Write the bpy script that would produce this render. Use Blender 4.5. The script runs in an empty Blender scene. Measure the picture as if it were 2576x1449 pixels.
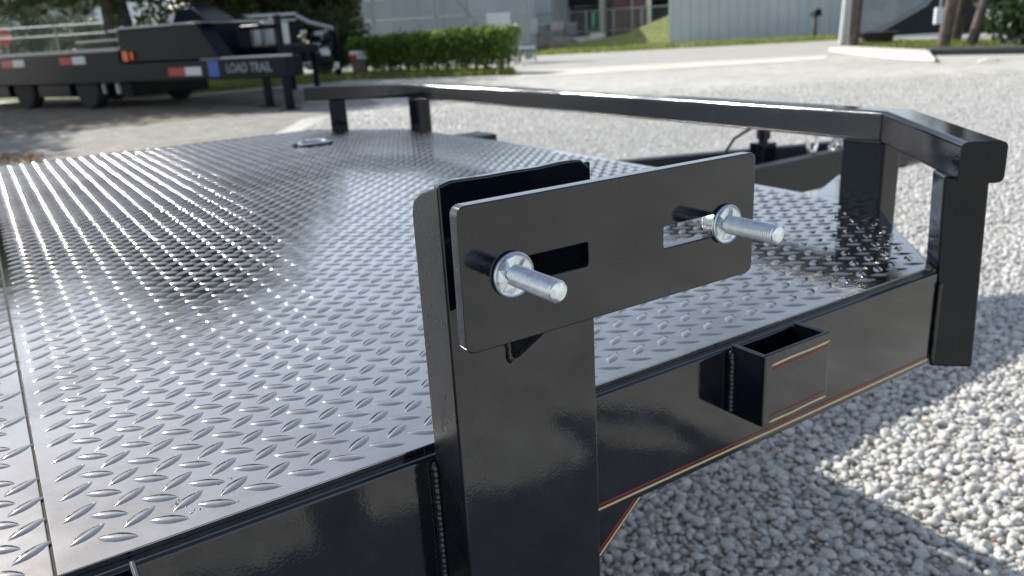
import bpy, bmesh, math, random
import numpy as np
from mathutils import Vector, Matrix, Quaternion

random.seed(7)
rng = np.random.default_rng(11)
scene = bpy.context.scene
C = scene.collection
V = Vector

# ------------------------------------------------------------------ camera
CAM_H = 1.05
PITCH, ROLL, YAW = math.radians(17.875), math.radians(3.33), math.radians(57.53)
FPX = 2008.0                      # focal length in pixels of a 2576 px wide frame
fwh = V((math.cos(YAW), math.sin(YAW), 0)); rth = V((math.sin(YAW), -math.cos(YAW), 0)); upv = V((0, 0, 1))
c_f = fwh * math.cos(PITCH) - upv * math.sin(PITCH)
dn0 = -fwh * math.sin(PITCH) - upv * math.cos(PITCH)
c_r = rth * math.cos(ROLL) + dn0 * math.sin(ROLL)
c_d = -rth * math.sin(ROLL) + dn0 * math.cos(ROLL)
CAM = V((0, 0, CAM_H))
cd = bpy.data.cameras.new("camera"); cam = bpy.data.objects.new("camera", cd); C.objects.link(cam)
cd.sensor_width = 36.0; cd.lens = FPX / 2576 * 36.0
cd.clip_start = 0.02; cd.clip_end = 2000
M = Matrix((c_r, -c_d, -c_f)).transposed().to_4x4(); M.translation = CAM
cam.matrix_world = M
cd.dof.use_dof = True; cd.dof.focus_distance = 0.56; cd.dof.aperture_fstop = 9.5
scene.camera = cam

# ------------------------------------------------------------------ light
SUN = V((-0.26, 1.38, 1.0)).normalized()
EL = math.asin(SUN.z)
world = bpy.data.worlds.new("World"); scene.world = world; world.use_nodes = True
wn = world.node_tree; bg = wn.nodes["Background"]
sky = wn.nodes.new("ShaderNodeTexSky"); sky.sky_type = 'NISHITA'; sky.sun_disc = False
sky.sun_elevation = EL; sky.sun_rotation = math.atan2(SUN.x, SUN.y)
sky.air_density = 1.0; sky.dust_density = 0.5; sky.ozone_density = 1.0
hsv = wn.nodes.new("ShaderNodeHueSaturation"); hsv.inputs["Saturation"].default_value = 0.62
wn.links.new(sky.outputs[0], hsv.inputs["Color"]); wn.links.new(hsv.outputs[0], bg.inputs[0]); bg.inputs[1].default_value = 0.135
sl = bpy.data.lights.new("sun", 'SUN'); sl.energy = 4.6; sl.angle = math.radians(0.53); sl.color = (1.0, 0.965, 0.895)
so = bpy.data.objects.new("sun", sl); C.objects.link(so); so.rotation_euler = SUN.to_track_quat('Z', 'Y').to_euler()
so.location = (0, 0, 20)
vs = scene.view_settings
vs.view_transform = 'Standard'; vs.look = 'None'; vs.exposure = 0.52; vs.gamma = 1.0; vs.use_curve_mapping = False

# ------------------------------------------------------------------ survey helpers
def ray(px, py): return c_r * ((px - 1288) / FPX) + c_d * ((py - 724.5) / FPX) + c_f
def at(px, py, depth): return CAM + ray(px, py) * depth
def gnd(px, py, z=0.0):
    d = ray(px, py); return CAM + d * ((z - CAM_H) / d.z)
def dep(p): return (V(p) - CAM).dot(c_f)

# ------------------------------------------------------------------ materials
def mat(name, col, rough=0.6, metal=0.0, ior=1.45, coat=0.0, build=None):
    m = bpy.data.materials.new(name); m.use_nodes = True
    nt = m.node_tree; b = nt.nodes["Principled BSDF"]
    b.inputs["Base Color"].default_value = (*col, 1); b.inputs["Roughness"].default_value = rough
    b.inputs["Metallic"].default_value = metal; b.inputs["IOR"].default_value = ior
    b.inputs["Coat Weight"].default_value = coat
    if build: build(nt, b)
    return m
def N(nt, t, **kw):
    n = nt.nodes.new(t)
    for k, v in kw.items():
        if hasattr(n, k) and k not in ('Scale',): setattr(n, k, v)
    return n
def coords(nt, kind='Object'):
    return N(nt, "ShaderNodeTexCoord").outputs[kind]
def noise(nt, scale, detail=3, rough=0.55, co=None, dims='3D'):
    n = N(nt, "ShaderNodeTexNoise"); n.inputs["Scale"].default_value = scale
    n.inputs["Detail"].default_value = detail; n.inputs["Roughness"].default_value = rough
    if co is not None: nt.links.new(co, n.inputs["Vector"])
    return n
def ramp(nt, fac, stops):
    r = N(nt, "ShaderNodeValToRGB"); e = r.color_ramp.elements
    while len(e) < len(stops): e.new(0.5)
    for k, (p, c) in enumerate(stops):
        e[k].position = p; e[k].color = (*c, 1) if len(c) == 3 else c
    nt.links.new(fac, r.inputs[0]); return r.outputs[0]
def mapr(nt, fac, a, b, lo=0.0, hi=1.0):
    r = N(nt, "ShaderNodeMapRange"); nt.links.new(fac, r.inputs[0])
    r.inputs[1].default_value = lo; r.inputs[2].default_value = hi
    r.inputs[3].default_value = a; r.inputs[4].default_value = b; return r.outputs[0]
def bump(nt, b, height, strength, dist):
    n = N(nt, "ShaderNodeBump"); n.inputs["Strength"].default_value = strength; n.inputs["Distance"].default_value = dist
    nt.links.new(height, n.inputs["Height"])
    prev = b.inputs["Normal"].links
    if prev: nt.links.new(prev[0].from_socket, n.inputs["Normal"])
    nt.links.new(n.outputs[0], b.inputs["Normal"])
def var(c1, c2, scale, rough=None, bmp=None, detail=4):
    def f(nt, b):
        co = coords(nt); n = noise(nt, scale, detail, 0.6, co)
        nt.links.new(ramp(nt, n.outputs[0], [(0.3, c1), (0.7, c2)]), b.inputs["Base Color"])
        if bmp:
            n2 = noise(nt, bmp[0], 4, 0.6, co); bump(nt, b, n2.outputs[0], bmp[1], bmp[2])
    return f

def paint(nt, b):
    co = coords(nt)
    n = noise(nt, 420, 2, 0.5, co); bump(nt, b, n.outputs[0], 0.06, 0.0005)      # orange peel
    n2 = noise(nt, 60, 3, 0.5, co); bump(nt, b, n2.outputs[0], 0.05, 0.0012)
    n3 = noise(nt, 30, 5, 0.65, co)
    nt.links.new(mapr(nt, n3.outputs[0], 0.03, 0.13, 0.35, 0.75), b.inputs["Roughness"])
    n5 = noise(nt, 1100, 2, 0.5, co); n6 = noise(nt, 14, 3, 0.6, co)
    sp = N(nt, "ShaderNodeMath", operation='MULTIPLY'); nt.links.new(mapr(nt, n5.outputs[0], 0, 1, 0.735, 0.76), sp.inputs[0]); nt.links.new(mapr(nt, n6.outputs[0], 0, 1, 0.45, 0.6), sp.inputs[1])
    mx = N(nt, "ShaderNodeMix", data_type='RGBA'); nt.links.new(sp.outputs[0], mx.inputs[0])
    mx.inputs[6].default_value = (0.003, 0.005, 0.009, 1); mx.inputs[7].default_value = (0.10, 0.10, 0.095, 1)
    nt.links.new(mx.outputs[2], b.inputs["Base Color"])
PAINT = mat("gloss_black_paint", (0.003, 0.005, 0.009), 0.05, 0, 1.62, 0.0, paint)
def paint2(nt, b):
    co = coords(nt)
    n = noise(nt, 420, 2, 0.5, co); bump(nt, b, n.outputs[0], 0.22, 0.0008)
    n2 = noise(nt, 900, 2, 0.5, co)
    spk = mapr(nt, n2.outputs[0], 0, 1, 0.70, 0.74)
    n3 = noise(nt, 45, 4, 0.7, co)
    mx = N(nt, "ShaderNodeMix", data_type='RGBA')
    nt.links.new(spk, mx.inputs[0]); nt.links.new(ramp(nt, n3.outputs[0], [(0.3, (0.004, 0.005, 0.008)), (0.75, (0.011, 0.013, 0.017))]), mx.inputs[6])
    mx.inputs[7].default_value = (0.22, 0.22, 0.21, 1)
    nt.links.new(mx.outputs[2], b.inputs["Base Color"])
    nt.links.new(mapr(nt, n3.outputs[0], 0.22, 0.45, 0.3, 0.8), b.inputs["Roughness"])
DUSTY = mat("dusty_black_paint", (0.02, 0.02, 0.024), 0.3, 0, 1.33, 0.0, paint2)
def rail_paint(nt, b):
    co = coords(nt)
    n = noise(nt, 300, 2, 0.5, co); bump(nt, b, n.outputs[0], 0.12, 0.0006)
    n3 = noise(nt, 25, 5, 0.65, co)
    nt.links.new(mapr(nt, n3.outputs[0], 0.05, 0.14, 0.35, 0.75), b.inputs["Roughness"])
RAILP = mat("rail_black_paint", (0.003, 0.005, 0.009), 0.12, 0, 1.40, 0.0, rail_paint)
def steel(nt, b):
    co = coords(nt)
    n = noise(nt, 9, 5, 0.6, co)
    nt.links.new(ramp(nt, n.outputs[0], [(0.25, (0.31, 0.297, 0.283)), (0.55, (0.40, 0.383, 0.365)), (0.8, (0.35, 0.337, 0.322))]), b.inputs["Base Color"])
    n2 = noise(nt, 55, 5, 0.7, co)
    nt.links.new(mapr(nt, n2.outputs[0], 0.045, 0.095, 0.3, 0.75), b.inputs["Roughness"])
    n7 = noise(nt, 3.2, 6, 0.68, co)
    st = ramp(nt, n7.outputs[0], [(0.36, (0.72, 0.70, 0.67)), (0.50, (1, 1, 1)), (0.64, (1, 1, 1)), (0.72, (0.84, 0.83, 0.82))])
    n8 = noise(nt, 420, 3, 0.6, co); gr = ramp(nt, n8.outputs[0], [(0.66, (1, 1, 1)), (0.74, (0.45, 0.40, 0.35))])
    prev = b.inputs["Base Color"].links[0].from_socket
    for extra in (st, gr):
        mx = N(nt, "ShaderNodeMix", data_type='RGBA'); mx.blend_type = 'MULTIPLY'; mx.inputs[0].default_value = 1
        nt.links.new(prev, mx.inputs[6]); nt.links.new(extra, mx.inputs[7]); prev = mx.outputs[2]
    nt.links.new(prev, b.inputs["Base Color"])
    n3 = noise(nt, 35, 3, 0.5, co); bump(nt, b, n3.outputs[0], 0.25, 0.0010)
    n4 = noise(nt, 700, 2, 0.6, co); bump(nt, b, n4.outputs[0], 0.10, 0.0003)
STEEL = mat("bare_tread_steel", (0.45, 0.45, 0.46), 0.27, 1.0, build=steel)
def zinc(nt, b):
    co = coords(nt); n = noise(nt, 240, 4, 0.6, co)
    nt.links.new(ramp(nt, n.outputs[0], [(0.3, (0.58, 0.61, 0.64)), (0.7, (0.80, 0.84, 0.88))]), b.inputs["Base Color"])
    nt.links.new(mapr(nt, n.outputs[0], 0.24, 0.42, 0.3, 0.7), b.inputs["Roughness"])
ZINC = mat("zinc_plating", (0.75, 0.78, 0.8), 0.3, 1.0, build=zinc)
CHROME = mat("bright_steel", (0.7, 0.7, 0.72), 0.22, 1.0)
RUST = mat("rusty_seam", (0.10, 0.045, 0.02), 0.85, build=var((0.012, 0.008, 0.006), (0.055, 0.028, 0.016), 160))
YEL = mat("cream_pinstripe", (0.56, 0.47, 0.23), 0.4)
RED = mat("red_pinstripe", (0.19, 0.022, 0.028), 0.4)
BLACKIN = mat("dark_cavity_paint", (0.006, 0.006, 0.007), 0.5)
RUBBER = mat("black_rubber", (0.018, 0.018, 0.02), 0.75)
TRAILP = mat("satin_black_paint", (0.003, 0.006, 0.013), 0.30, 0, 1.22, build=None)
TAPER = mat("red_reflective_tape", (0.42, 0.02, 0.035), 0.35)
TAPEW = mat("white_reflective_tape", (0.62, 0.65, 0.67), 0.35)
AMBER = mat("amber_lens", (0.80, 0.14, 0.015), 0.25)
BLUE = mat("blue_sticker", (0.02, 0.10, 0.42), 0.4)
GREYL = mat("grey_lettering", (0.20, 0.23, 0.24), 0.5)
WOODDECK = mat("pale_deck_boards", (0.42, 0.37, 0.32), 0.55, build=var((0.34, 0.30, 0.26), (0.50, 0.45, 0.40), 4))
ALU = mat("dull_aluminium", (0.42, 0.44, 0.47), 0.4, 0.6)
GALV = mat("galvanised_pipe", (0.30, 0.32, 0.33), 0.5, 0.5)

def pebble(nt, b):
    oi = N(nt, "ShaderNodeObjectInfo")
    col = ramp(nt, oi.outputs["Random"], [(0.0, (0.50, 0.50, 0.49)), (0.18, (0.62, 0.61, 0.585)), (0.5, (0.72, 0.71, 0.68)), (0.68, (0.67, 0.655, 0.625)), (0.82, (0.77, 0.755, 0.72)), (0.93, (0.61, 0.585, 0.545)), (0.985, (0.58, 0.50, 0.45)), (0.9985, (0.42, 0.22, 0.17))])
    co = coords(nt); n = noise(nt, 70, 5, 0.65, co)
    mx = N(nt, "ShaderNodeMix", data_type='RGBA'); mx.blend_type = 'MULTIPLY'; mx.inputs[0].default_value = 1
    nt.links.new(col, mx.inputs[6]); nt.links.new(ramp(nt, n.outputs[0], [(0.3, (0.72, 0.72, 0.72)), (0.7, (1.0, 1.0, 1.0))]), mx.inputs[7])
    nt.links.new(mx.outputs[2], b.inputs["Base Color"])
    bump(nt, b, n.outputs[0], 0.25, 0.003)
PEBBLE = mat("washed_pebble", (0.55, 0.55, 0.54), 0.55, build=pebble)
def gravel(nt, b):
    co = coords(nt)
    v = N(nt, "ShaderNodeTexVoronoi"); v.inputs["Scale"].default_value = 34; nt.links.new(co, v.inputs["Vector"])
    hs = N(nt, "ShaderNodeSeparateColor"); nt.links.new(v.outputs["Color"], hs.inputs[0])
    col = ramp(nt, hs.outputs[0], [(0.0, (0.52, 0.515, 0.495)), (0.3, (0.64, 0.63, 0.60)), (0.7, (0.74, 0.73, 0.69)), (0.95, (0.60, 0.56, 0.50))])
    dark = mapr(nt, v.outputs["Distance"], 1.0, 0.68, 0.3, 0.8)
    n = noise(nt, 0.35, 5, 0.6, co); n1 = noise(nt, 2.6, 4, 0.6, co)
    big = ramp(nt, n.outputs[0], [(0.35, (0.86, 0.83, 0.77)), (0.6, (1.0, 0.99, 0.97))])
    mx = N(nt, "ShaderNodeMix", data_type='RGBA'); mx.blend_type = 'MULTIPLY'; mx.inputs[0].default_value = 1
    nt.links.new(col, mx.inputs[6]); nt.links.new(big, mx.inputs[7])
    mx2 = N(nt, "ShaderNodeMix", data_type='RGBA'); mx2.blend_type = 'MULTIPLY'; mx2.inputs[0].default_value = 1
    nt.links.new(mx.outputs[2], mx2.inputs[6]); nt.links.new(dark, mx2.inputs[7])
    mx3 = N(nt, "ShaderNodeMix", data_type='RGBA'); mx3.blend_type = 'MULTIPLY'; mx3.inputs[0].default_value = 1
    nt.links.new(mx2.outputs[2], mx3.inputs[6]); nt.links.new(mapr(nt, n1.outputs[0], 0.8, 1.1, 0.35, 0.7), mx3.inputs[7])
    nt.links.new(mx3.outputs[2], b.inputs["Base Color"])
    inv = mapr(nt, v.outputs["Distance"], 1, 0, 0, 0.8); bump(nt, b, inv, 0.6, 0.012)
GRAVEL = mat("gravel_bed", (0.5, 0.49, 0.47), 0.8, build=gravel)
ROADM = mat("bleached_asphalt", (0.36, 0.35, 0.33), 0.85, build=var((0.36, 0.345, 0.315), (0.44, 0.42, 0.385), 0.5, bmp=(60, 0.3, 0.01)))
SANDM = mat("pale_limerock", (0.6, 0.57, 0.5), 0.9, build=var((0.55, 0.52, 0.46), (0.66, 0.63, 0.56), 0.8, bmp=(40, 0.4, 0.01)))
CONC = mat("pale_concrete", (0.66, 0.63, 0.56), 0.8, build=var((0.60, 0.57, 0.50), (0.72, 0.69, 0.62), 3))
DIRT = mat("leafy_dirt", (0.2, 0.17, 0.12), 0.95, build=var((0.10, 0.085, 0.065), (0.26, 0.22, 0.17), 2.2, bmp=(25, 0.5, 0.02)))
GRASSM = mat("lawn_turf", (0.1, 0.13, 0.03), 0.9, build=var((0.10, 0.14, 0.028), (0.24, 0.25, 0.075), 3.5, bmp=(40, 0.8, 0.05)))
def leafm(name, c1, c2):
    def f(nt, b):
        g = N(nt, "ShaderNodeNewGeometry")
        nt.links.new(ramp(nt, g.outputs["Random Per Island"], [(0.0, c1), (1.0, c2)]), b.inputs["Base Color"])
        b.inputs["Transmission Weight"].default_value = 0.0
        tr = N(nt, "ShaderNodeBsdfTranslucent"); mx = N(nt, "ShaderNodeMixShader"); mx.inputs[0].default_value = 0.35
        nt.links.new(ramp(nt, g.outputs["Random Per Island"], [(0.0, tuple(x * 1.6 for x in c1)), (1.0, tuple(x * 1.6 for x in c2))]), tr.inputs[0])
        out = nt.nodes["Material Output"]
        nt.links.new(b.outputs[0], mx.inputs[1]); nt.links.new(tr.outputs[0], mx.inputs[2]); nt.links.new(mx.outputs[0], out.inputs[0])
    return mat(name, c1, 0.5, build=f)
LEAF_H = leafm("hedge_leaf", (0.045, 0.09, 0.016), (0.17, 0.26, 0.040))
LEAF_T = leafm("oak_leaf", (0.025, 0.04, 0.016), (0.075, 0.095, 0.035))
LEAF_D = leafm("dark_cedar_leaf", (0.014, 0.035, 0.014), (0.045, 0.08, 0.028))
LEAF_G = leafm("grass_blade", (0.12, 0.17, 0.03), (0.30, 0.32, 0.09))
BARK = mat("grey_bark", (0.09, 0.08, 0.07), 0.9, build=var((0.05, 0.045, 0.04), (0.14, 0.12, 0.11), 6, bmp=(20, 0.8, 0.03)))
WOOD = mat("weathered_wood_post", (0.24, 0.19, 0.15), 0.85, build=var((0.085, 0.066, 0.055), (0.19, 0.15, 0.125), 5, bmp=(30, 0.5, 0.01)))
METALW = mat("pale_sheet_metal", (0.52, 0.56, 0.60), 0.5, build=var((0.60, 0.64, 0.67), (0.68, 0.72, 0.75), 0.6))
PALEW = mat("pale_blue_grey_cladding", (0.42, 0.48, 0.51), 0.6, build=var((0.40, 0.46, 0.49), (0.47, 0.53, 0.56), 0.4))
GREYW = mat("dull_grey_stucco", (0.30, 0.31, 0.31), 0.8, build=var((0.26, 0.27, 0.27), (0.36, 0.37, 0.36), 0.5))
GLASS = mat("dark_window_glass", (0.03, 0.035, 0.04), 0.08, 0, 1.6)
DARKSH = mat("dark_shed_cladding", (0.010, 0.013, 0.018), 0.7)
BROWN = mat("rusty_brown_sheet", (0.085, 0.055, 0.048), 0.75, build=var((0.06, 0.04, 0.036), (0.12, 0.075, 0.065), 1.2))
DKGREEN = mat("dark_green_paint", (0.045, 0.075, 0.055), 0.6)
GREEN = mat("bright_green_plastic", (0.02, 0.22, 0.12), 0.5)
CREAMP = mat("pale_green_post_paint", (0.50, 0.53, 0.42), 0.6)
WHITEP = mat("white_paint", (0.72, 0.73, 0.73), 0.5)
REDSIGN = mat("stop_sign_red", (0.45, 0.02, 0.035), 0.4)
TARP = mat("grey_tarp_roof", (0.30, 0.33, 0.34), 0.55, build=var((0.24, 0.27, 0.28), (0.36, 0.39, 0.39), 1.5))
PINK = mat("faded_wrap", (0.55, 0.47, 0.46), 0.6)
CURBD = mat("shaded_kerb", (0.045, 0.05, 0.05), 0.8)  # kerb's shadow is put into its dark base colour
PIPE = mat("grey_valve_pipe", (0.32, 0.31, 0.30), 0.6)

# ------------------------------------------------------------------ mesh helpers
def link(o, parent=None):
    C.objects.link(o)
    if parent is not None: o.parent = parent
    return o
def tag(o, label=None, cat=None, group=None, kind=None):
    for k, v in (("label", label), ("category", cat), ("group", group), ("kind", kind)):
        if v: o[k] = v
    return o
def empty(name, loc, label=None, cat=None, group=None):
    o = bpy.data.objects.new(name, None); o.empty_display_size = 0.1; link(o); o.location = loc
    return tag(o, label, cat, group)

class MB:
    def __init__(s): s.v = []; s.f = []
    def add(s, vs, fs):
        k = len(s.v); s.v += [tuple(p) for p in vs]; s.f += [tuple(i + k for i in f) for f in fs]; return s
    def box(s, a, b):
        x0, x1 = sorted((a[0], b[0])); y0, y1 = sorted((a[1], b[1])); z0, z1 = sorted((a[2], b[2]))
        return s.hexa([(x0, y0, z0), (x1, y0, z0), (x1, y1, z0), (x0, y1, z0)], [(x0, y0, z1), (x1, y0, z1), (x1, y1, z1), (x0, y1, z1)])
    def hexa(s, bot, top):
        return s.add(list(bot) + list(top), [(3, 2, 1, 0), (4, 5, 6, 7), (0, 1, 5, 4), (1, 2, 6, 5), (2, 3, 7, 6), (3, 0, 4, 7)])
    def obox(s, o, ex, ey, ez):            # box from a corner and three edge vectors
        o, ex, ey, ez = V(o), V(ex), V(ey), V(ez)
        b = [o, o + ex, o + ex + ey, o + ey]
        return s.hexa(b, [p + ez for p in b])
    def prism(s, poly, d):                 # planar polygon swept along d
        n = len(poly); P = [V(p) for p in poly]; Q = [p + V(d) for p in P]
        return s.add(P + Q, [tuple(range(n - 1, -1, -1)), tuple(range(n, 2 * n))] + [(i, (i + 1) % n, n + (i + 1) % n, n + i) for i in range(n)])
    def tube(s, pts, r, n=8, cap=True):
        pts = [V(p) for p in pts]; rings = []; rs = r if isinstance(r, (list, tuple)) else [r] * len(pts)
        t = (pts[1] - pts[0]).normalized(); a = t.orthogonal().normalized()
        for i, p in enumerate(pts):
            t = (pts[min(i + 1, len(pts) - 1)] - pts[max(i - 1, 0)]).normalized()
            a = (a - t * a.dot(t)).normalized(); b = t.cross(a)
            rings.append([p + (a * math.cos(2 * math.pi * k / n) + b * math.sin(2 * math.pi * k / n)) * rs[i] for k in range(n)])
        k0 = len(s.v); vs = [p for rg in rings for p in rg]
        fs = [(i * n + k, i * n + (k + 1) % n, (i + 1) * n + (k + 1) % n, (i + 1) * n + k) for i in range(len(pts) - 1) for k in range(n)]
        if cap: fs += [tuple(range(n - 1, -1, -1)), tuple((len(pts) - 1) * n + k for k in range(n))]
        return s.add(vs, fs)
    def lathe(s, o, axis, prof, n=24):     # prof: (distance along axis, radius)
        o, ax = V(o), V(axis).normalized(); a = ax.orthogonal().normalized(); b = ax.cross(a)
        vs = []; fs = []
        for d, r in prof:
            vs += [o + ax * d + (a * math.cos(2 * math.pi * k / n) + b * math.sin(2 * math.pi * k / n)) * r for k in range(n)]
        for i in range(len(prof) - 1):
            for k in range(n):
                fs.append((i * n + k, i * n + (k + 1) % n, (i + 1) * n + (k + 1) % n, (i + 1) * n + k))
        fs += [tuple(range(n - 1, -1, -1)), tuple((len(prof) - 1) * n + k for k in range(n))]
        return s.add(vs, fs)
    def ball(s, c, r, sq=(1, 1, 1), n=8, m=5):
        c = V(c); vs = [c + V((0, 0, r * sq[2]))]
        for i in range(1, m):
            th = math.pi * i / m
            for k in range(n):
                ph = 2 * math.pi * k / n
                vs.append(c + V((r * sq[0] * math.sin(th) * math.cos(ph), r * sq[1] * math.sin(th) * math.sin(ph), r * sq[2] * math.cos(th))))
        vs.append(c - V((0, 0, r * sq[2]))); L = len(vs) - 1
        fs = [(0, 1 + k, 1 + (k + 1) % n) for k in range(n)]
        for i in range(m - 2):
            for k in range(n): fs.append((1 + i * n + k, 1 + (i + 1) * n + k, 1 + (i + 1) * n + (k + 1) % n, 1 + i * n + (k + 1) % n))
        fs += [(L, 1 + (m - 2) * n + (k + 1) % n, 1 + (m - 2) * n + k) for k in range(n)]
        return s.add(vs, fs)
    def build(s, name, material, parent=None, smooth=False, bevel=0.0, seg=2, angle=35, org=None, wn_=False):
        me = bpy.data.meshes.new(name)
        off = V(org) if org is not None else V((0, 0, 0))
        vs = [tuple(V(p) - off) for p in s.v]
        me.from_pydata(vs, [], s.f)
        bm = bmesh.new(); bm.from_mesh(me); bmesh.ops.recalc_face_normals(bm, faces=bm.faces); bm.to_mesh(me); bm.free()
        me.materials.append(material)
        o = bpy.data.objects.new(name, me); link(o); o.location = off
        if parent is not None:
            o.parent = parent; o.location = off - parent_loc(parent)
        if bevel:
            md = o.modifiers.new("bevel", 'BEVEL'); md.width = bevel; md.segments = seg; md.limit_method = 'ANGLE'; md.angle_limit = math.radians(angle)
            md.harden_normals = True; smooth = True
        if smooth:
            me.polygons.foreach_set("use_smooth", [True] * len(me.polygons))
            if not bevel: me.set_sharp_from_angle(angle=math.radians(angle))
        if wn_: wnm = o.modifiers.new("weighted", 'WEIGHTED_NORMAL'); wnm.keep_sharp = True; wnm.weight = 100
        return o
def parent_loc(p):
    l = V(p.location); q = p.parent
    while q is not None: l = l + V(q.location); q = q.parent
    return l
def curve_solid(splines, depth, bev, name, res=1):
    cu = bpy.data.curves.new(name, 'CURVE'); cu.dimensions = '2D'; cu.fill_mode = 'BOTH'; cu.extrude = depth / 2 - bev; cu.bevel_depth = bev; cu.bevel_resolution = 2
    for pts in splines:
        sp = cu.splines.new('POLY'); sp.points.add(len(pts) - 1); sp.use_cyclic_u = True
        for k, p in enumerate(pts): sp.points[k].co = (p[0], p[1], 0, 1)
    ob = bpy.data.objects.new(name, cu); C.objects.link(ob)
    dg = bpy.context.evaluated_depsgraph_get(); me = bpy.data.meshes.new_from_object(ob.evaluated_get(dg))
    C.objects.unlink(ob); bpy.data.objects.remove(ob); return me
def rrect(x0, y0, x1, y1, r, n=5):
    out = []
    for cx, cy, a0 in ((x1 - r, y1 - r, 0), (x0 + r, y1 - r, 90), (x0 + r, y0 + r, 180), (x1 - r, y0 + r, 270)):
        for k in range(n + 1):
            a = math.radians(a0 + 90 * k / n); out.append((cx + r * math.cos(a), cy + r * math.sin(a)))
    return out
def text_mesh(txt, size, depth, name, bold=0.0, align='LEFT'):
    cu = bpy.data.curves.new(name, 'FONT'); cu.body = txt; cu.size = size; cu.extrude = depth; cu.offset = bold; cu.align_x = align
    ob = bpy.data.objects.new(name, cu); C.objects.link(ob)
    dg = bpy.context.evaluated_depsgraph_get(); me = bpy.data.meshes.new_from_object(ob.evaluated_get(dg))
    C.objects.unlink(ob); bpy.data.objects.remove(ob); return me
def place_mesh(me, name, material, origin, ex, ey, parent=None):
    ex, ey = V(ex).normalized(), V(ey).normalized(); ez = ex.cross(ey)
    m = Matrix((ex, ey, ez)).transposed().to_4x4(); m.translation = V(origin)
    me.transform(m); me.materials.clear(); me.materials.append(material)
    o = bpy.data.objects.new(name, me); link(o)
    if parent is not None: o.parent = parent; o.location = -parent_loc(parent)
    return o
def weld(a, b, r, seed=0, n=None):
    """one continuous bead with overlapping ripples"""
    rd = random.Random(seed); a, b = V(a), V(b); L = (b - a).length; n = n or max(8, int(L / 0.0011))
    ph = rd.uniform(0, 6); step = r * 1.15
    pts = []; rs = []
    wob = [rd.uniform(-1, 1) for _ in range(n // 6 + 3)]
    t = (b - a).normalized(); u = t.orthogonal().normalized(); w = t.cross(u)
    for k in range(n + 1):
        s_ = k / n; f = k / 6; q = wob[int(f)] * (1 - f % 1) + wob[int(f) + 1] * (f % 1)
        rip = ((s_ * L + ph) / step) % 1.0
        pts.append(a.lerp(b, s_) + (u + w) * q * r * 0.10)
        end = min(1.0, 0.35 + min(k, n - k) * 0.25)
        rs.append(r * (0.80 + 0.20 * (1 - rip) ** 0.6 + 0.10 * q) * end)
    m = MB(); m.tube(pts, rs, 9); return m

# ------------------------------------------------------------------ setting: ground
g = MB(); g.add([(-400, -400, 0), (400, -400, 0), (400, 400, 0), (-400, 400, 0)], [(0, 1, 2, 3)])
ground = g.build("ground", GRAVEL); tag(ground, kind="structure")
def sheet(name, pts, z, material, label=None):
    m = MB(); m.add([(p[0], p[1], z) for p in pts], [tuple(range(len(pts)))])
    return tag(m.build(name, material), kind="structure")
P2 = lambda x, y: gnd(x, y).xy
# street across the lot: near edge to far edge, running left-right behind the gravel
n0, n1 = P2(1330, 178), P2(2110, 138); f0, f1 = P2(1340, 141), P2(2110, 101)
ext = lambda a, b, k: a + (b - a) * k
sheet("road", [ext(n0, n1, -0.02), ext(n0, n1, 2.2), ext(f0, f1, 3.6), ext(f0, f1, -3.0), ext(n0, n1, -0.35) + (f0 - n0) * 0.7], 0.004, ROADM)
e0, e1 = P2(1330, 196), P2(2060, 152)
sheet("driveway_apron", [ext(e0, e1, -0.03), ext(e0, e1, 1.02), ext(n0, n1, 0.97), ext(n0, n1, -0.02) ], 0.008, SANDM)
w0, w1 = P2(1340, 141), P2(2110, 101)
sheet("far_verge", [ext(w0, w1, -0.6), ext(w0, w1, 2.4), ext(w0, w1, 2.4) + V((20, 30)), ext(w0, w1, -0.6) + V((20, 30))], 0.006, GRASSM)
sheet("hedge_verge", [P2(-500, 268), P2(60, 254), P2(380, 246), P2(700, 216), P2(880, 200), P2(1295, 189), P2(1300, 176), P2(1120, 166), P2(300, 205), P2(-500, 215)], 0.010, GRASSM)
sheet("side_verge", [P2(2105, 124), P2(2340, 131), P2(2580, 133), P2(2800, 135), P2(2900, 112), P2(2470, 108), P2(2180, 118)], 0.012, GRASSM)
sheet("dirt_strip", [P2(-600, 375), P2(0, 345), P2(330, 316), P2(560, 295), P2(760, 262), P2(820, 232), P2(700, 222), P2(380, 252), P2(60, 262), P2(-600, 280)], 0.005, DIRT)

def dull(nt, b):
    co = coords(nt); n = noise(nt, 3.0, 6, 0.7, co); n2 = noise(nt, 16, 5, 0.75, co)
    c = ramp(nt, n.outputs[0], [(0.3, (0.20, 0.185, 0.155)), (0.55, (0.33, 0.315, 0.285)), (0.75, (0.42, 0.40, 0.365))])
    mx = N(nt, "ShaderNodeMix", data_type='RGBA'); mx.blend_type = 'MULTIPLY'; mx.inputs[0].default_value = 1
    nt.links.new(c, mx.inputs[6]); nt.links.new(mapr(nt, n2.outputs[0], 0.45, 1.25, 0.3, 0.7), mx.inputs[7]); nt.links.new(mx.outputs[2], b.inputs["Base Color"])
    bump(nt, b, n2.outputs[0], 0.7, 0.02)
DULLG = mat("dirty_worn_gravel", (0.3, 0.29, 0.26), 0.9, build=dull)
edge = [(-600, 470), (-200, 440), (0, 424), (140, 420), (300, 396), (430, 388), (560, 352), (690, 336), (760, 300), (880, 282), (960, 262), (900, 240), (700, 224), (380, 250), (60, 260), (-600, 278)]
sheet("worn_gravel", [P2(x, y) for x, y in edge], 0.003, DULLG)

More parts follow.
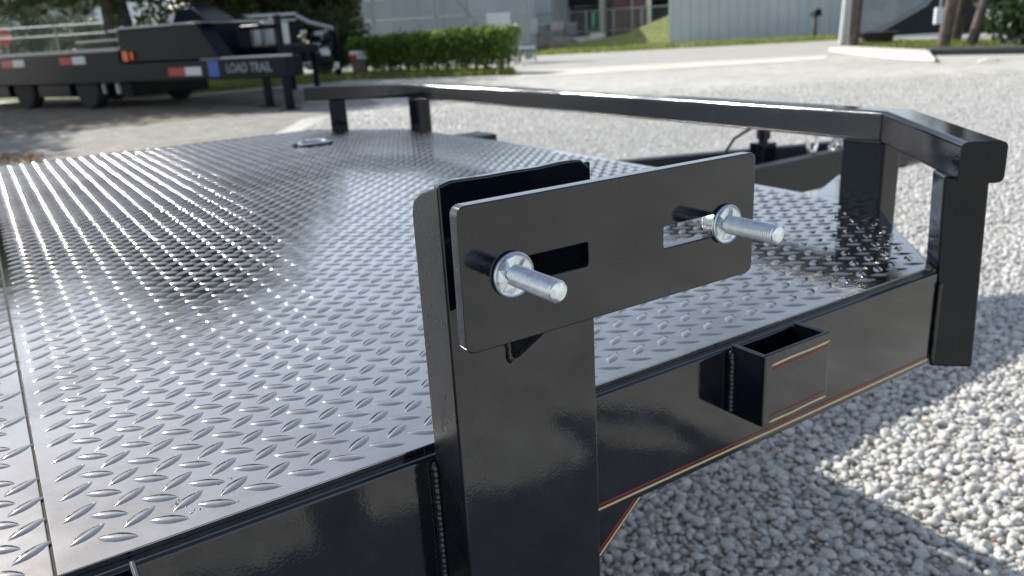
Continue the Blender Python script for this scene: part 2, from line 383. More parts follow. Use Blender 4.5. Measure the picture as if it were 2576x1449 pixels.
# pebbles: real stones near the trailer, instanced
def pebble_mesh(seed):
    bm = bmesh.new(); bmesh.ops.create_icosphere(bm, subdivisions=2, radius=1.0)
    rd = np.random.default_rng(seed); k = rd.normal(size=(5, 3)); ph = rd.uniform(0, 6.28, 5)
    cuts = rd.normal(size=(9, 3)); cuts /= np.linalg.norm(cuts, axis=1)[:, None]
    sx, sy, sz = 1.0, rd.uniform(0.68, 0.95), rd.uniform(0.50, 0.75)
    for v in bm.verts:
        d = np.array(v.co); r = 1 + 0.10 * sum(math.sin(float(d @ k[i]) * 1.5 + ph[i]) for i in range(5)) * 0.55
        d = np.sign(d) * np.abs(d) ** 0.86
        for c in cuts:
            e = float(d @ c) - 0.66
            if e > 0: d = d - c * e * 0.95
        v.co = (d[0] * sx * r, d[1] * sy * r, d[2] * sz * r)
    me = bpy.data.meshes.new("pebble"); bm.to_mesh(me); bm.free()
    me.polygons.foreach_set("use_smooth", [True] * len(me.polygons)); me.materials.append(PEBBLE); return me
pcol = bpy.data.collections.new("pebble_shapes")
for k in range(9): pcol.objects.link(bpy.data.objects.new("pebble", pebble_mesh(100 + k)))
def pebble_points():
    out = []
    def zone(r0, r1, d0, d1, pitch, s0, s1, layers):
        nr = int((r1 - r0) / pitch); nd = int((d1 - d0) / pitch)
        for L in range(layers):
            R = r0 + (np.arange(nr)[:, None] + rng.uniform(-.55, .55, (nr, nd)) + 0.5 * L) * pitch
            D = d0 + (np.arange(nd)[None, :] + rng.uniform(-.55, .55, (nr, nd)) + 0.5 * L) * pitch
            S = s0 * (s1 / s0) ** (rng.random((nr, nd)) ** 1.6)
            Z = S * rng.uniform(-0.10, 0.35, (nr, nd)) + 0.0015 + L * 0.006
            out.append(np.stack([R.ravel(), D.ravel(), Z.ravel(), S.ravel()], 1))
    zone(-0.5, 2.4, 0.9, 3.6, 0.0200, 0.0070, 0.0190, 2)
    zone(-0.4, 2.4, 0.9, 3.2, 0.0210, 0.0030, 0.0085, 1); out[-1][:, 2] += 0.006
    zone(-0.6, 4.0, 3.6, 6.2, 0.0235, 0.009, 0.0190, 1)
    zone(-1.5, 5.6, 6.2, 8.6, 0.0265, 0.009, 0.0160, 1)
    k = len(out); zone(-2.5, 9.0, 8.6, 13.5, 0.0400, 0.010, 0.0165, 1)
    out[k] = out[k][rng.random(len(out[k])) < np.clip((13.6 - out[k][:, 1]) / 3.5, 0, 1)]
    p = np.concatenate(out)
    # keep what lies in the view wedge
    keep = (p[:, 0] < p[:, 1] * 0.80 + 0.6) & (p[:, 0] > -p[:, 1] * 0.5 - 0.3)
    p = p[keep]
    X = p[:, 0] * rth.x + p[:, 1] * fwh.x; Y = p[:, 0] * rth.y + p[:, 1] * fwh.y
    return np.stack([X, Y, p[:, 2]], 1), p[:, 3]
pp, ps = pebble_points()
me = bpy.data.meshes.new("gravel"); me.vertices.add(len(pp)); me.vertices.foreach_set("co", pp.astype(np.float32).ravel())
a = me.attributes.new("scl", 'FLOAT', 'POINT'); a.data.foreach_set("value", ps.astype(np.float32))
rot = np.stack([rng.normal(0, 0.35, len(pp)), rng.normal(0, 0.35, len(pp)), rng.uniform(0, 6.283, len(pp))], 1)
a = me.attributes.new("rot", 'FLOAT_VECTOR', 'POINT'); a.data.foreach_set("vector", rot.astype(np.float32).ravel())
gravel_o = link(bpy.data.objects.new("gravel", me)); tag(gravel_o, "loose pale rounded gravel covering the lot around the trailer", "gravel", kind="stuff")
ng = bpy.data.node_groups.new("scatter", 'GeometryNodeTree')
ng.interface.new_socket("Geometry", in_out='INPUT', socket_type='NodeSocketGeometry'); ng.interface.new_socket("Geometry", in_out='OUTPUT', socket_type='NodeSocketGeometry')
gi = ng.nodes.new("NodeGroupInput"); go = ng.nodes.new("NodeGroupOutput")
ci = ng.nodes.new("GeometryNodeCollectionInfo"); ci.inputs[0].default_value = pcol; ci.inputs[1].default_value = True; ci.inputs[2].default_value = True
ip = ng.nodes.new("GeometryNodeInstanceOnPoints"); ip.inputs["Pick Instance"].default_value = True
a1 = ng.nodes.new("GeometryNodeInputNamedAttribute"); a1.data_type = 'FLOAT'; a1.inputs[0].default_value = "scl"
a2 = ng.nodes.new("GeometryNodeInputNamedAttribute"); a2.data_type = 'FLOAT_VECTOR'; a2.inputs[0].default_value = "rot"
ng.links.new(gi.outputs[0], ip.inputs["Points"]); ng.links.new(ci.outputs[0], ip.inputs["Instance"])
ng.links.new(a2.outputs[0], ip.inputs["Rotation"]); ng.links.new(a1.outputs[0], ip.inputs["Scale"])
ng.links.new(ip.outputs[0], go.inputs[0])
gravel_o.modifiers.new("scatter", 'NODES').node_group = ng

# ------------------------------------------------------------------ the foreground trailer
T = empty("flatbed_trailer", (0, 0, 0), "black flatbed trailer with bare tread-plate deck and low front rail", "trailer")
DZ = 0.750                                   # deck surface
XS = -0.0205                                 # seam between the two deck plates
front = [(0.922, 0.502), (1.066, 0.640), (1.150, 0.716), (1.172, 0.80), (1.186, 0.95), (1.205, 1.40), (1.232, 1.85), (1.222, 2.20), (1.205, 2.50), (0.985, 2.825)]
def plate(name, poly):
    m = MB(); m.prism([(x, y, DZ - 0.005) for x, y in poly], (0, 0, 0.005)); return m.build(name, STEEL, T, bevel=0.0008, seg=2)
deck_a = plate("deck_plate", [(XS + 0.0008, 0.502)] + front + [(XS + 0.0008, 2.825)])
deck_b = plate("deck_plate", [(-3.4, 0.502), (XS - 0.0008, 0.502), (XS - 0.0008, 2.825), (-3.4, 2.825)])
MB().box((XS - 0.0012, 0.503, DZ - 0.004), (XS + 0.0012, 2.82, DZ - 0.0016)).build("deck_seam", RUST, T)
# raised lozenges of the tread plate
def lozenge(sign):
    ca, sa = math.cos(math.radians(34 * sign)), math.sin(math.radians(34 * sign))
    nu, nv = 9, 7; Lh, W, H = 0.0143, 0.0056, 0.0016
    vs = []; fs = []
    for i in range(nu):
        u = -1 + 2 * i / (nu - 1); u = math.sin(u * math.pi / 2) if abs(u) < 1 else u
        w = W * (1 - u * u) ** 0.85; h = H * (1 - abs(u) ** 2.4)
        for j in range(nv):
            v = -1 + 2 * j / (nv - 1)
            z = h * (1 - abs(v) ** 2.0) - 0.00008
            x, y = u * Lh, v * w
            vs.append((x * ca - y * sa, x * sa + y * ca, z))
    for i in range(nu - 1):
        for j in range(nv - 1):
            k = i * nv + j; fs.append((k, k + nv, k + nv + 1, k + 1))
    return vs, fs
LZ = [lozenge(-1), lozenge(1)]
LM = []
for vs_, fs_ in LZ:
    me = bpy.data.meshes.new("lozenge"); me.from_pydata(vs_, [], fs_); me.validate()
    me.polygons.foreach_set("use_smooth", [True] * len(me.polygons)); me.materials.append(STEEL); LM.append(me)
poly_a = [(XS + 0.003, 0.505)] + [(x - 0.004, y + 0.003) for x, y in front[:-1]] + [(0.98, 2.818), (XS + 0.003, 2.818)]
def inside(x, y, poly):
    c = False; n = len(poly)
    for i in range(n):
        (x0, y0), (x1, y1) = poly[i], poly[i - 1]
        if (y0 > y) != (y1 > y) and x < (x1 - x0) * (y - y0) / (y1 - y0) + x0: c = not c
    return c
PX, PY = 0.0322, 0.0330
cand = []
for i in range(-14, 40):
    for j in range(-3, 72):
        for s in (0, 1):
            x = 0.0488 + i * PX + s * 0.0161; y = 0.5557 + j * PY + s * 0.0163
            x += 0.0006 * math.sin(i * 7.1 + j * 3.3); y += 0.0006 * math.sin(i * 3.7 + j * 5.9)
            dx, dy = (0.0105 * 0.83, 0.0105 * 0.56 * (1 if s else -1))
            if x > XS:
                if not (inside(x + dx, y + dy, poly_a) and inside(x - dx, y - dy, poly_a)): continue
                pl = deck_a
            else:
                if not (x + dx < XS - 0.002 and min(y + dy, y - dy) > 0.506 and y < 2.81 and x > -0.36): continue
                pl = deck_b
            q = V((x, y, DZ)) - CAM; d = q.dot(c_f)
            if d < 0.1: continue
            u = 1288 + FPX * q.dot(c_r) / d; w = 724.5 + FPX * q.dot(c_d) / d
            vis = -20 < u < 2600 and 0 < w < 1470
            blocked = 1085 < u < 1505 and w > 400          # behind the upright bracket
            if x > XS and y < 0.9 and x < 0.1: pass
            cand.append((0 if (vis and not blocked) else 1, d, x, y, s, pl))
cand.sort(key=lambda t: (t[0], t[1]))
rest = {deck_a: ([], []), deck_b: ([], [])}; cnt = {deck_a: 0, deck_b: 0}
for _, d, x, y, s, pl in cand:
    if cnt[pl] < 300:
        cnt[pl] += 1
        o = bpy.data.objects.new("raised_lozenge", LM[s]); link(o, pl); o.location = (x, y, DZ)
    else:
        vs_, fs_ = LZ[s]; V0, F0 = rest[pl]; k = len(V0)
        V0 += [(a + x, b + y, c + DZ) for a, b, c in vs_]; F0 += [tuple(i + k for i in f) for f in fs_]
for pl, (V0, F0) in rest.items():
    if not V0: continue
    me = bpy.data.meshes.new("tread_pattern"); me.from_pydata(V0, [], F0); me.polygons.foreach_set("use_smooth", [True] * len(me.polygons)); me.materials.append(STEEL)
    o = link(bpy.data.objects.new("tread_pattern", me), pl); tag(o, kind="stuff")
# specks of grit and weld spatter near the edge
m = MB(); rd = random.Random(5)
for k in range(30):
    cx, cy = rd.choice([(0.088, 0.517), (0.066, 0.52), (0.10, 0.53), (0.09, 0.545), (0.06, 0.54)])
    m.ball((cx + rd.gauss(0, 0.006), cy + rd.gauss(0, 0.005), DZ + 0.0004), rd.uniform(0.0003, 0.0007), (1, 1, 0.7), 5, 4)
tag(m.build("weld_spatter", STEEL, deck_a, smooth=True), kind="stuff")
# flush tie-down ring
dr = MB(); dr.lathe((0.835, 2.40, DZ + 0.0012), (0, 0, 1), [(0, 0.062), (0.0022, 0.062), (0.0022, 0.050), (0.001, 0.049)], 28)
pan = dr.build("tie_down_pan", RAILP, T, smooth=True)
m = MB(); m.tube([(0.835 + 0.042 * math.cos(a), 2.40 + 0.042 * math.sin(a) * 0.9, DZ + 0.007 + 0.002 * math.sin(a)) for a in np.linspace(-0.5, 3.64, 18)], 0.0045, 8)
m.tube([(0.790, 2.375, DZ + 0.006), (0.880, 2.375, DZ + 0.006)], 0.005, 8)
m.build("tie_down_ring", CHROME, pan, smooth=True)

# side frame channel
FY = 0.492; FT, FB = 0.7452, 0.624
def channel(y0, sgn):
    prof = [(y0, FT), (y0, FB), (y0 + sgn * 0.045, FB), (y0 + sgn * 0.045, FB + 0.008), (y0 + sgn * 0.007, FB + 0.010), (y0 + sgn * 0.007, FT - 0.010), (y0 + sgn * 0.045, FT - 0.008), (y0 + sgn * 0.045, FT)]
    m = MB(); m.prism([(-3.4, y, z) for y, z in prof], (4.322, 0, 0)); return m
sf = channel(FY, 1).build("side_frame", PAINT, T, bevel=0.0035, seg=3)
m = MB(); m.box((0.362, FY - 0.0004, 0.6317), (0.918, FY + 0.001, 0.6340)); m.build("pinstripe_cream", YEL, sf)
m = MB(); m.box((0.362, FY - 0.0004, 0.6363), (0.912, FY + 0.001, 0.6384)); m.build("pinstripe_red", RED, sf)
m = MB(); m.box((-3.3, FY - 0.0004, 0.6315), (0.232, FY + 0.001, 0.6342)); m.build("pinstripe_cream", YEL, sf)
channel(2.835, -1).build("side_frame", PAINT, T, bevel=0.0035, seg=2)
fr = [(0.930, 0.500), (1.072, 0.640), (1.156, 0.718), (1.176, 0.80), (1.19, 0.95), (1.209, 1.40), (1.236, 1.85), (1.226, 2.20), (1.209, 2.50), (0.99, 2.83)]
m = MB()
for (x0, y0), (x1, y1) in zip(fr[:-1], fr[1:]):
    d = V((x1 - x0, y1 - y0, 0)); nn = V((d.y, -d.x, 0)).normalized() * -0.012
    m.obox((x0, y0, FB), d, nn, (0, 0, FT - FB - 0.0004))
m.build("front_frame", PAINT, T)
for x in (-0.55, -1.4, -2.3): MB().box((x, 0.545, FB + 0.01), (x + 0.07, 2.78, FT - 0.001)).build("crossmember", PAINT, T)
# lower gusset with its own pinstripes
m = MB(); m.prism([(0.4700, 0.506, 0.6235), (0.150, 0.506, 0.3510), (-0.60, 0.506, 0.3510), (-0.60, 0.506, 0.6235)], (0, 0.006, 0))
gs = m.build("frame_gusset", PAINT, T, bevel=0.001)
e = V((0.150 - 0.4700, 0, 0.351 - 0.6235)).normalized(); inn = V((e.z, 0, -e.x))
for nm, a, w, mt in (("pinstripe_cream", 0.0022, 0.0022, YEL), ("pinstripe_red", 0.0062, 0.0030, RED)):
    m = MB(); o0 = V((0.4690, 0.5056, 0.6226)) + inn * a
    m.obox(o0, e * 0.36, inn * w, (0, 0.001, 0)); m.build(nm, mt, gs)

# stake pockets
def pocket(x0, x1, stripes=True):
    y0, z0, z1, t = 0.450, 0.675, 0.7498, 0.0045
    m = MB()
    poly = [(x0, FY - 0.0002), (x0, y0), (x1, y0), (x1, FY - 0.0002), (x1 - t, FY - 0.0002), (x1 - t, y0 + t), (x0 + t, y0 + t), (x0 + t, FY - 0.0002)]
    k = len(m.v)
    m.add([(x, y, z0) for x, y in poly] + [(x, y, z1) for x, y in poly],
          [(0, 1, 6, 7), (1, 2, 5, 6), (2, 3, 4, 5), (15, 14, 9, 8), (14, 13, 10, 9), (13, 12, 11, 10)] + [(i, (i + 1) % 8, 8 + (i + 1) % 8, 8 + i) for i in range(8)])
    pk = m.build("stake_pocket", PAINT, T, bevel=0.0022, seg=3)
    weld((x0 - 0.001, FY - 0.003, z0 + 0.002), (x0 - 0.001, FY - 0.003, z1 - 0.006), 0.0040, 3).build("weld_bead", PAINT, pk, smooth=True, angle=80)
    if stripes:
        for nm, za, zb, xa, xb, w, mt in (("pinstripe_cream", 0.7382, 0.7398, x0 + 0.009, x1 - 0.001, 0.0021, YEL), ("pinstripe_red", 0.7328, 0.7350, x0 + 0.012, x1 - 0.002, 0.0024, RED),
                                      ("pinstripe_red", 0.6842, 0.6856, x0 + 0.008, x1 - 0.003, 0.0018, RED), ("pinstripe_cream", 0.6786, 0.6802, x0 + 0.009, x1 - 0.001, 0.0021, YEL)):
            m = MB(); n = 14; top = []; bot = []
            for i in range(n + 1):
                s = i / n; x = xa + (xb - xa) * s; z = za + (zb - za) * s + 0.0003 * math.sin(9 * s + za * 900)
                ww = w * (1 + 0.15 * math.sin(5 * s + 2)) * (0.35 if i in (0, n) else 1)
                top.append((x, y0 - 0.0004, z + ww / 2)); bot.append((x, y0 - 0.0004, z - ww / 2))
            m.prism(bot + top[::-1], (0, 0.0008, 0)); m.build(nm, mt, pk)
    return pk
pocket(0.560, 0.6565)
pocket(-0.075, 0.0225, False)

# front rail: rounded square tube swept round the nose
RT, RB = 0.9005, 0.8525
inner = [V((0.9265, 0.4855)), V((1.154, 0.729)), V((1.186, 1.30)), V((1.200, 1.75)), V((1.206, 2.495)), V((0.958, 2.778))]
def rail(inner, w, zt, zb, r):
    n = len(inner); outer = []
    for i in range(n):
        d0 = (inner[i] - inner[i - 1]).normalized() if i else (inner[1] - inner[0]).normalized()
        d1 = (inner[i + 1] - inner[i]).normalized() if i < n - 1 else d0
        n0 = V((d0.y, -d0.x)); n1 = V((d1.y, -d1.x)); b = (n0 + n1).normalized(); outer.append(inner[i] + b * (w / b.dot(n0)))
    prof = [(x, y) for x, y in rrect(0, 0, 1, 1, r / w, 4)]
    m = MB(); k = len(prof); vs = []
    for i in range(n):
        for s, tz in prof:
            p = inner[i].lerp(outer[i], s); vs.append((p.x, p.y, zb + (zt - zb) * tz))
    fs = [(i * k + j, i * k + (j + 1) % k, (i + 1) * k + (j + 1) % k, (i + 1) * k + j) for i in range(n - 1) for j in range(k)]
    fs += [tuple(range(k - 1, -1, -1)), tuple((n - 1) * k + j for j in range(k))]
    return m.add(vs, fs)
fr_o = rail(inner, 0.0495, RT, RB, 0.0075).build("front_rail", RAILP, T, smooth=True, angle=50, wn_=True)
b0, b0o = inner[1], V((1.2085, 0.712))
weld((b0.x - 0.0005, b0.y, RB + 0.004), (b0.x - 0.0005, b0.y, RT - 0.003), 0.0028, 9).build("weld_bead", RAILP, fr_o, smooth=True, angle=80)
capL, capR = V((0.9265, 0.4855, 0)), V((0.9615, 0.4505, 0))
weld((0.931, 0.4862, RB + 0.003), (0.931, 0.4862, RT - 0.004), 0.0022, 21).build("weld_bead", RAILP, fr_o, smooth=True, angle=80)
def sq_post(name, o, ex, ey, z0, z1, lean=(0, 0)):
    m = MB(); o, ex, ey = V((*o, 0)), V((*ex, 0)), V((*ey, 0)); L = V((*lean, 0))
    b = [o, o + ex, o + ex + ey, o + ey]
    m.hexa([p + V((0, 0, z0)) for p in b], [p + L + V((0, 0, z1)) for p in b])
    return m.build(name, RAILP, T, bevel=0.0035, seg=3)
q = 0.0348
# near end post (turned 45 degrees), nose-corner posts and the far pair
p1 = sq_post("rail_post", (0.9345, 0.497), (q, -q), (q, q), 0.6165, RB + 0.006, (-0.004, 0.006))
weld((0.9245, FY - 0.0015, FB + 0.004), (0.9245, FY - 0.0015, FT - 0.012), 0.0036, 31).build("weld_bead", PAINT, p1, smooth=True, angle=80)
weld((0.9415, 0.504, RB - 0.001), (0.968, 0.530, RB - 0.001), 0.0035, 33).build("weld_bead", RAILP, p1, smooth=True, angle=80)
p2 = sq_post("rail_post", (1.154, 0.721), (0.045, 0), (0, 0.075), 0.630, RB + 0.0004)
weld((1.153, 0.724, RB), (1.153, 0.795, RB), 0.003, 35).build("weld_bead", RAILP, p2, smooth=True, angle=80)
sq_post("rail_post", (1.205, 2.40), (0.045, 0), (0, 0.072), 0.630, RB + 0.0004)
sq_post("rail_post", (1.010, 2.690), (0.05, -0.03), (0.04, 0.09), 0.630, RB + 0.0004)

# spare-wheel bracket: channel upright, slotted plate, studs
x0, x1, yf, yb = 0.2345, 0.3600, 0.4500, FY - 0.0003
wz = 0.9598
top = []
for i in range(15):
    s = i / 14; x = x0 + 0.0005 + (x1 - x0 - 0.001) * s
    top.append((x, yf, wz + 0.0006 * math.sin(3.3 * s * 3) * s + 0.0003 * math.sin(17 * s) - (0.006 if i == 14 else 0) - (0.002 if i == 0 else 0)))
m = MB(); m.prism([(x0 + 0.0005, yf, 0.600)] + top + [(x1 - 0.0005, yf, 0.600)], (0, 0.0075, 0))
up = m.build("spare_wheel_upright", PAINT, T, bevel=0.0016, seg=3)
for xa in (x0, x1 - 0.0075):
    m = MB(); m.prism([(xa, yf + 0.0005, 0.5998), (xa, yf + 0.0005, 0.9575), (xa, yf + 0.010, 0.9550), (xa, yf + 0.026, 0.9500), (xa, yf + 0.038, 0.9435), (xa, yb, 0.9340), (xa, yb, 0.5998)], (0.0075, 0, 0))
    m.build("channel_flange", DUSTY, up, bevel=0.0018, seg=3)
weld((x0 - 0.0015, yb - 0.002, 0.602), (x0 - 0.0015, yb - 0.002, 0.741), 0.0042, 12).build("weld_bead", PAINT, up, smooth=True, angle=80)
# standoff between upright and plate
m = MB(); m.prism([(0.2815, yf, 0.8240), (0.2815, yf - 0.036, 0.8545), (0.2815, yf - 0.036, 0.8930), (0.2815, yf, 0.8930)], (0.0085, 0, 0))
st = m.build("standoff_bar", PAINT, up, bevel=0.002)
weld((0.2808, yf - 0.0008, 0.8225), (0.2808, yf - 0.0008, 0.8480), 0.0026, 41).build("weld_bead", PAINT, up, smooth=True, angle=80)
YP = 0.4045; TP = 0.0095
outer = [(x + 0.00025 * math.sin(x * 900 + z * 500), z + 0.00025 * math.sin(x * 700)) for x, z in rrect(0.2225, 0.8595, 0.4810, 0.9520, 0.0055, 5)]
slot1 = rrect(0.2490, 0.8962, 0.3205, 0.9142, 0.0030, 4); slot2 = rrect(0.3870, 0.8948, 0.4590, 0.9128, 0.0030, 4)
me = curve_solid([outer, slot1[::-1], slot2[::-1]], TP, 0.0009, "slotted_plate")
pl_o = place_mesh(me, "slotted_plate", PAINT, (0, YP + TP / 2, 0), (1, 0, 0), (0, 0, 1), up)
me.polygons.foreach_set("use_smooth", [True] * len(me.polygons)); me.set_sharp_from_angle(angle=math.radians(50))
wm = pl_o.modifiers.new('weighted', 'WEIGHTED_NORMAL'); wm.keep_sharp = True; wm.weight = 100
def stud(cx, cz, roll):
    ax = V((0, -1, 0)); o = V((cx, YP - 0.0006, cz)); m = MB()
    r1, r2 = 0.0070, 0.0058
    prof = [(-0.0165, 0.004), (-0.0165, 0.0078), (-0.0160, 0.0086)]
    d = -0.0155
    while d < -0.0012: prof += [(d, 0.0088), (d + 0.0007, 0.0088), (d + 0.0011, 0.0081)]; d += 0.0015
    prof += [(0.0, 0.0078), (0.0002, 0.0148), (0.0012, 0.0152), (0.0024, 0.0149), (0.0028, 0.0142), (0.0020, 0.0134), (0.0018, 0.0110), (0.0022, 0.0076), (0.0024, 0.0066)]
    prof += [(0.0030, r2)]
    m.lathe(o, ax, prof, 32)
    nn_, pitch, dz = 28, 0.00185, 0.00037; K = int((0.0490 - 0.0025) / dz); vs_ = []; fs_ = []
    ua = V((1, 0, 0)); ub = V((0, 0, 1))
    for i in range(K + 1):
        dd_ = 0.0025 + i * dz; fade = min(1.0, (0.0490 - dd_) / 0.0015)
        for k in range(nn_):
            th = 2 * math.pi * k / nn_; x = (dd_ / pitch + k / nn_) % 1.0
            rr = r2 + (r1 - r2) * max(0.0, min(1.0, 1.35 - abs(x - 0.5) * 3.2)) * max(0.0, fade) - 0.0004 * (1 - fade)
            vs_.append(o + ax * dd_ + (ua * math.cos(th) + ub * math.sin(th)) * rr)
    for i in range(K):
        for k in range(nn_): fs_.append((i * nn_ + k, i * nn_ + (k + 1) % nn_, (i + 1) * nn_ + (k + 1) % nn_, (i + 1) * nn_ + k))
    fs_.append(tuple(K * nn_ + k for k in range(nn_)))
    m.add(vs_, fs_)
    so_ = m.build("flange_stud", ZINC, up, smooth=True, angle=60)
    a = V((1, 0, 0)); b = V((0, 0, 1))
    for k in range(5):                      # ramp-shaped serrations around the shank
        th = roll + 2 * math.pi * k / 5
        e1 = a * math.cos(th) + b * math.sin(th); e2 = -a * math.sin(th) + b * math.cos(th)
        base = [o + ax * 0.0018 + e1 * 0.0060 + e2 * 0.0030, o + ax * 0.0018 + e1 * 0.0060 - e2 * 0.0030, o + ax * 0.0018 + e1 * 0.0118 - e2 * 0.0036, o + ax * 0.0018 + e1 * 0.0118 + e2 * 0.0036]
        topq = [base[0] + ax * 0.0032, base[1] + ax * 0.0012, base[2] + ax * 0.0006, base[3] + ax * 0.0016]
        mm = MB(); mm.hexa(base, topq); mm.build("flange_serration", ZINC, up)
    return so_
stud(0.2580, 0.9045, 0.5)
stud(0.4500, 0.9030, 0.9)

# tongue, jack and stubs ahead of the deck
TZ = 0.557
def beam(name, a, b, w, z0, z1, par, material=PAINT):
    a, b = V((*a, z0)), V((*b, z0)); d = b - a; nn = V((-d.y, d.x, 0)).normalized() * w
    m = MB(); m.obox(a, d, nn, (0, 0, z1 - z0)); return m.build(name, material, par, bevel=0.004)
tg = beam("tongue_beam", (1.10, 1.775), (2.95, 1.83), 0.055, TZ - 0.125, TZ, T, BLACKIN)
beam("tongue_beam", (1.10, 2.64), (2.95, 1.90), 0.055, TZ - 0.125, TZ, T, BLACKIN)
m = MB(); m.box((2.85, 1.80, TZ - 0.10), (3.15, 1.94, TZ - 0.02)); m.tube([(3.10, 1.87, TZ - 0.09), (3.24, 1.87, TZ - 0.09)], 0.045, 12); m.build("coupler", RAILP, T, bevel=0.006)
m = MB(); m.prism([(x, y, 0.714) for x, y in ((1.180, 0.80), (1.27, 0.80), (1.50, 1.035), (1.297, 0.945), (1.194, 0.89))], (0, 0, 0.006)); m.build("corner_plate", STEEL, T)
beam("step_bracket", (1.18, 2.30), (1.44, 2.30), 0.12, 0.62, 0.722, T, RAILP)
jx, jy = 2.42, 2.00
m = MB(); m.box((jx - 0.035, jy - 0.035, 0.30), (jx + 0.035, jy + 0.035, 0.600)); m.lathe((jx, jy, 0.02), (0, 0, 1), [(0, 0.09), (0.012, 0.09), (0.012, 0.027), (0.30, 0.027)], 16)
jk = m.build("tongue_jack", RAILP, T, bevel=0.004)
m = MB(); m.lathe((jx, jy, 0.600), (0, 0, 1), [(0, 0.018), (0.012, 0.018), (0.014, 0.026), (0.052, 0.027), (0.062, 0.018), (0.064, 0.006)], 14); m.build("jack_cap", RAILP, jk, smooth=True)
m = MB(); m.tube([(jx - 0.12, jy + 0.08, 0.50), (jx - 0.115, jy + 0.08, 0.57), (jx - 0.09, jy + 0.06, 0.62), (jx - 0.04, jy + 0.02, 0.658), (jx, jy, 0.662)], 0.006, 8); m.build("jack_cable", RUBBER, jk, smooth=True)
m = MB()
for k in range(9):
    c = V((2.60 + 0.012 * k, 1.83 + 0.006 * math.sin(k), TZ + 0.012 + 0.03 * math.sin(k * 0.5)))
    m.tube([c + (V((0, 0.012 * math.cos(a), 0.02 * math.sin(a))) if k % 2 else V((0.018 * math.cos(a), 0.004, 0.014 * math.sin(a)))) for a in np.linspace(0, 6.28, 10)], 0.0045, 6, False)
m.build("safety_chain", CHROME, T, smooth=True)
m = MB(); m.tube([(2.52 + 0.05 * math.cos(a) * 0.5, 1.86, TZ + 0.05 + 0.05 * math.sin(a)) for a in np.linspace(-1.2, 4.3, 14)], 0.008, 8); m.build("chain_hook", CHROME, T, smooth=True)

# ------------------------------------------------------------------ background helpers
def pbox(x0, y0, x1, y1, d, thick, m=None):
    """upright box of real size: left/right/top/bottom read off at distance d, depth thick behind it"""
    m = m or MB(); a = at(x0, (y0 + y1) / 2, d); b = at(x1, (y0 + y1) / 2, d)
    zt = at((x0 + x1) / 2, y0, d).z; zb = max(0.0, at((x0 + x1) / 2, y1, d).z)
    ex = V((b.x - a.x, b.y - a.y, 0)); dz = zt - zb
    m.obox((a.x, a.y, zb), ex, fwh * thick, (0, 0, dz)); return m
def leaves(center_fn, n, size, seed, flat=0.0):
    rd = np.random.default_rng(seed); m = MB()
    P = center_fn(n, rd); S = size * rd.uniform(0.6, 1.4, n)
    A = rd.normal(size=(n, 3)); A /= np.linalg.norm(A, axis=1)[:, None]
    B = rd.normal(size=(n, 3)); B -= (A * B).sum(1)[:, None] * A; B /= np.linalg.norm(B, axis=1)[:, None]
    a = A * S[:, None]; b = B * S[:, None] * 0.55
    Q = np.stack([P - a, P - b * 0.9, P + a, P + b * 0.9], 1).reshape(-1, 3)
    m.v = [tuple(q) for q in Q.tolist()]; m.f = [(4 * i, 4 * i + 1, 4 * i + 2, 4 * i + 3) for i in range(n)]
    return m
def clumps(cs, rs):
    cs = np.array(cs); rs = np.array(rs)
    def f(n, rd):
        k = rd.integers(0, len(cs), n); d = rd.normal(size=(n, 3)); d /= np.linalg.norm(d, axis=1)[:, None]
        r = rd.random(n) ** 0.45
        return cs[k] + d * (r * rs[k])[:, None] * np.array([1, 1, 0.8])
    return f
def tree(base, h, crown_r, trunk_r, n, material, label, seed, crown_z=0.55, lean=(0, 0), leaf=0.11, nclump=26, group=None, squash=0.6):
    rd = np.random.default_rng(seed); base = V((base[0], base[1], 0))
    t = empty("tree", base, label, "tree", group)
    topz = h * crown_z
    m = MB(); pts = [base + V((lean[0] * s + 0.05 * math.sin(5 * s), lean[1] * s, topz * 1.15 * s)) for s in np.linspace(0, 1, 7)]
    m.tube(pts, [trunk_r * (1.25 - 0.65 * s) for s in np.linspace(0, 1, 7)], 10)
    cs = []; rs = []
    for k in range(nclump):
        d = rd.normal(size=3); d /= np.linalg.norm(d); r = crown_r * rd.random() ** 0.4 * 0.85
        cs.append([base.x + lean[0] + d[0] * r, base.y + lean[1] + d[1] * r, max(h * 0.22, topz + h * 0.18 + d[2] * r * squash)]); rs.append(crown_r * rd.uniform(0.2, 0.36))
        if k < 9: m.tube([pts[-2 if k % 2 else -3], V(cs[-1]).lerp(pts[-1], 0.45) + V((0, 0, 0.2)), V(cs[-1])], [trunk_r * 0.35, trunk_r * 0.2, trunk_r * 0.08], 6)
    m.build("trunk", BARK, t, smooth=True, org=base)
    leaves(clumps(cs, rs), n, leaf, seed + 1).build("crown", material, t, org=base)
    return t

# ------------------------------------------------------------------ left: gooseneck trailer with LOAD TRAIL lettering
S0 = V((4.25, 13.2, 0)); bk = V((-0.414, 0.910, 0)); inn_ = V((0.910, 0.414, 0))      # front corner, rearwards, away from camera
G = empty("gooseneck_trailer", S0, "black gooseneck trailer with red and white tape, grey lettering and front hydraulic box", "trailer")
def lb(t0, t1, n0, n1, z0, z1, m=None):
    m = m or MB(); m.obox(S0 + bk * t0 + inn_ * n0 + V((0, 0, z0)), bk * (t1 - t0), inn_ * (n1 - n0), (0, 0, z1 - z0)); return m
lb(4.35, 12.5, 0, 2.4, 0.50, 1.08).build("bed_frame", TRAILP, G, bevel=0.02)
for k in range(8): lb(4.4, 12.4, 0.02 + k * 0.297, 0.31 + k * 0.297, 1.082, 1.12).build("deck_board", WOODDECK, G)
lb(4.30, 9.5, 0.05, 0.12, 1.121, 1.15).build("chain_tray", ALU, G)
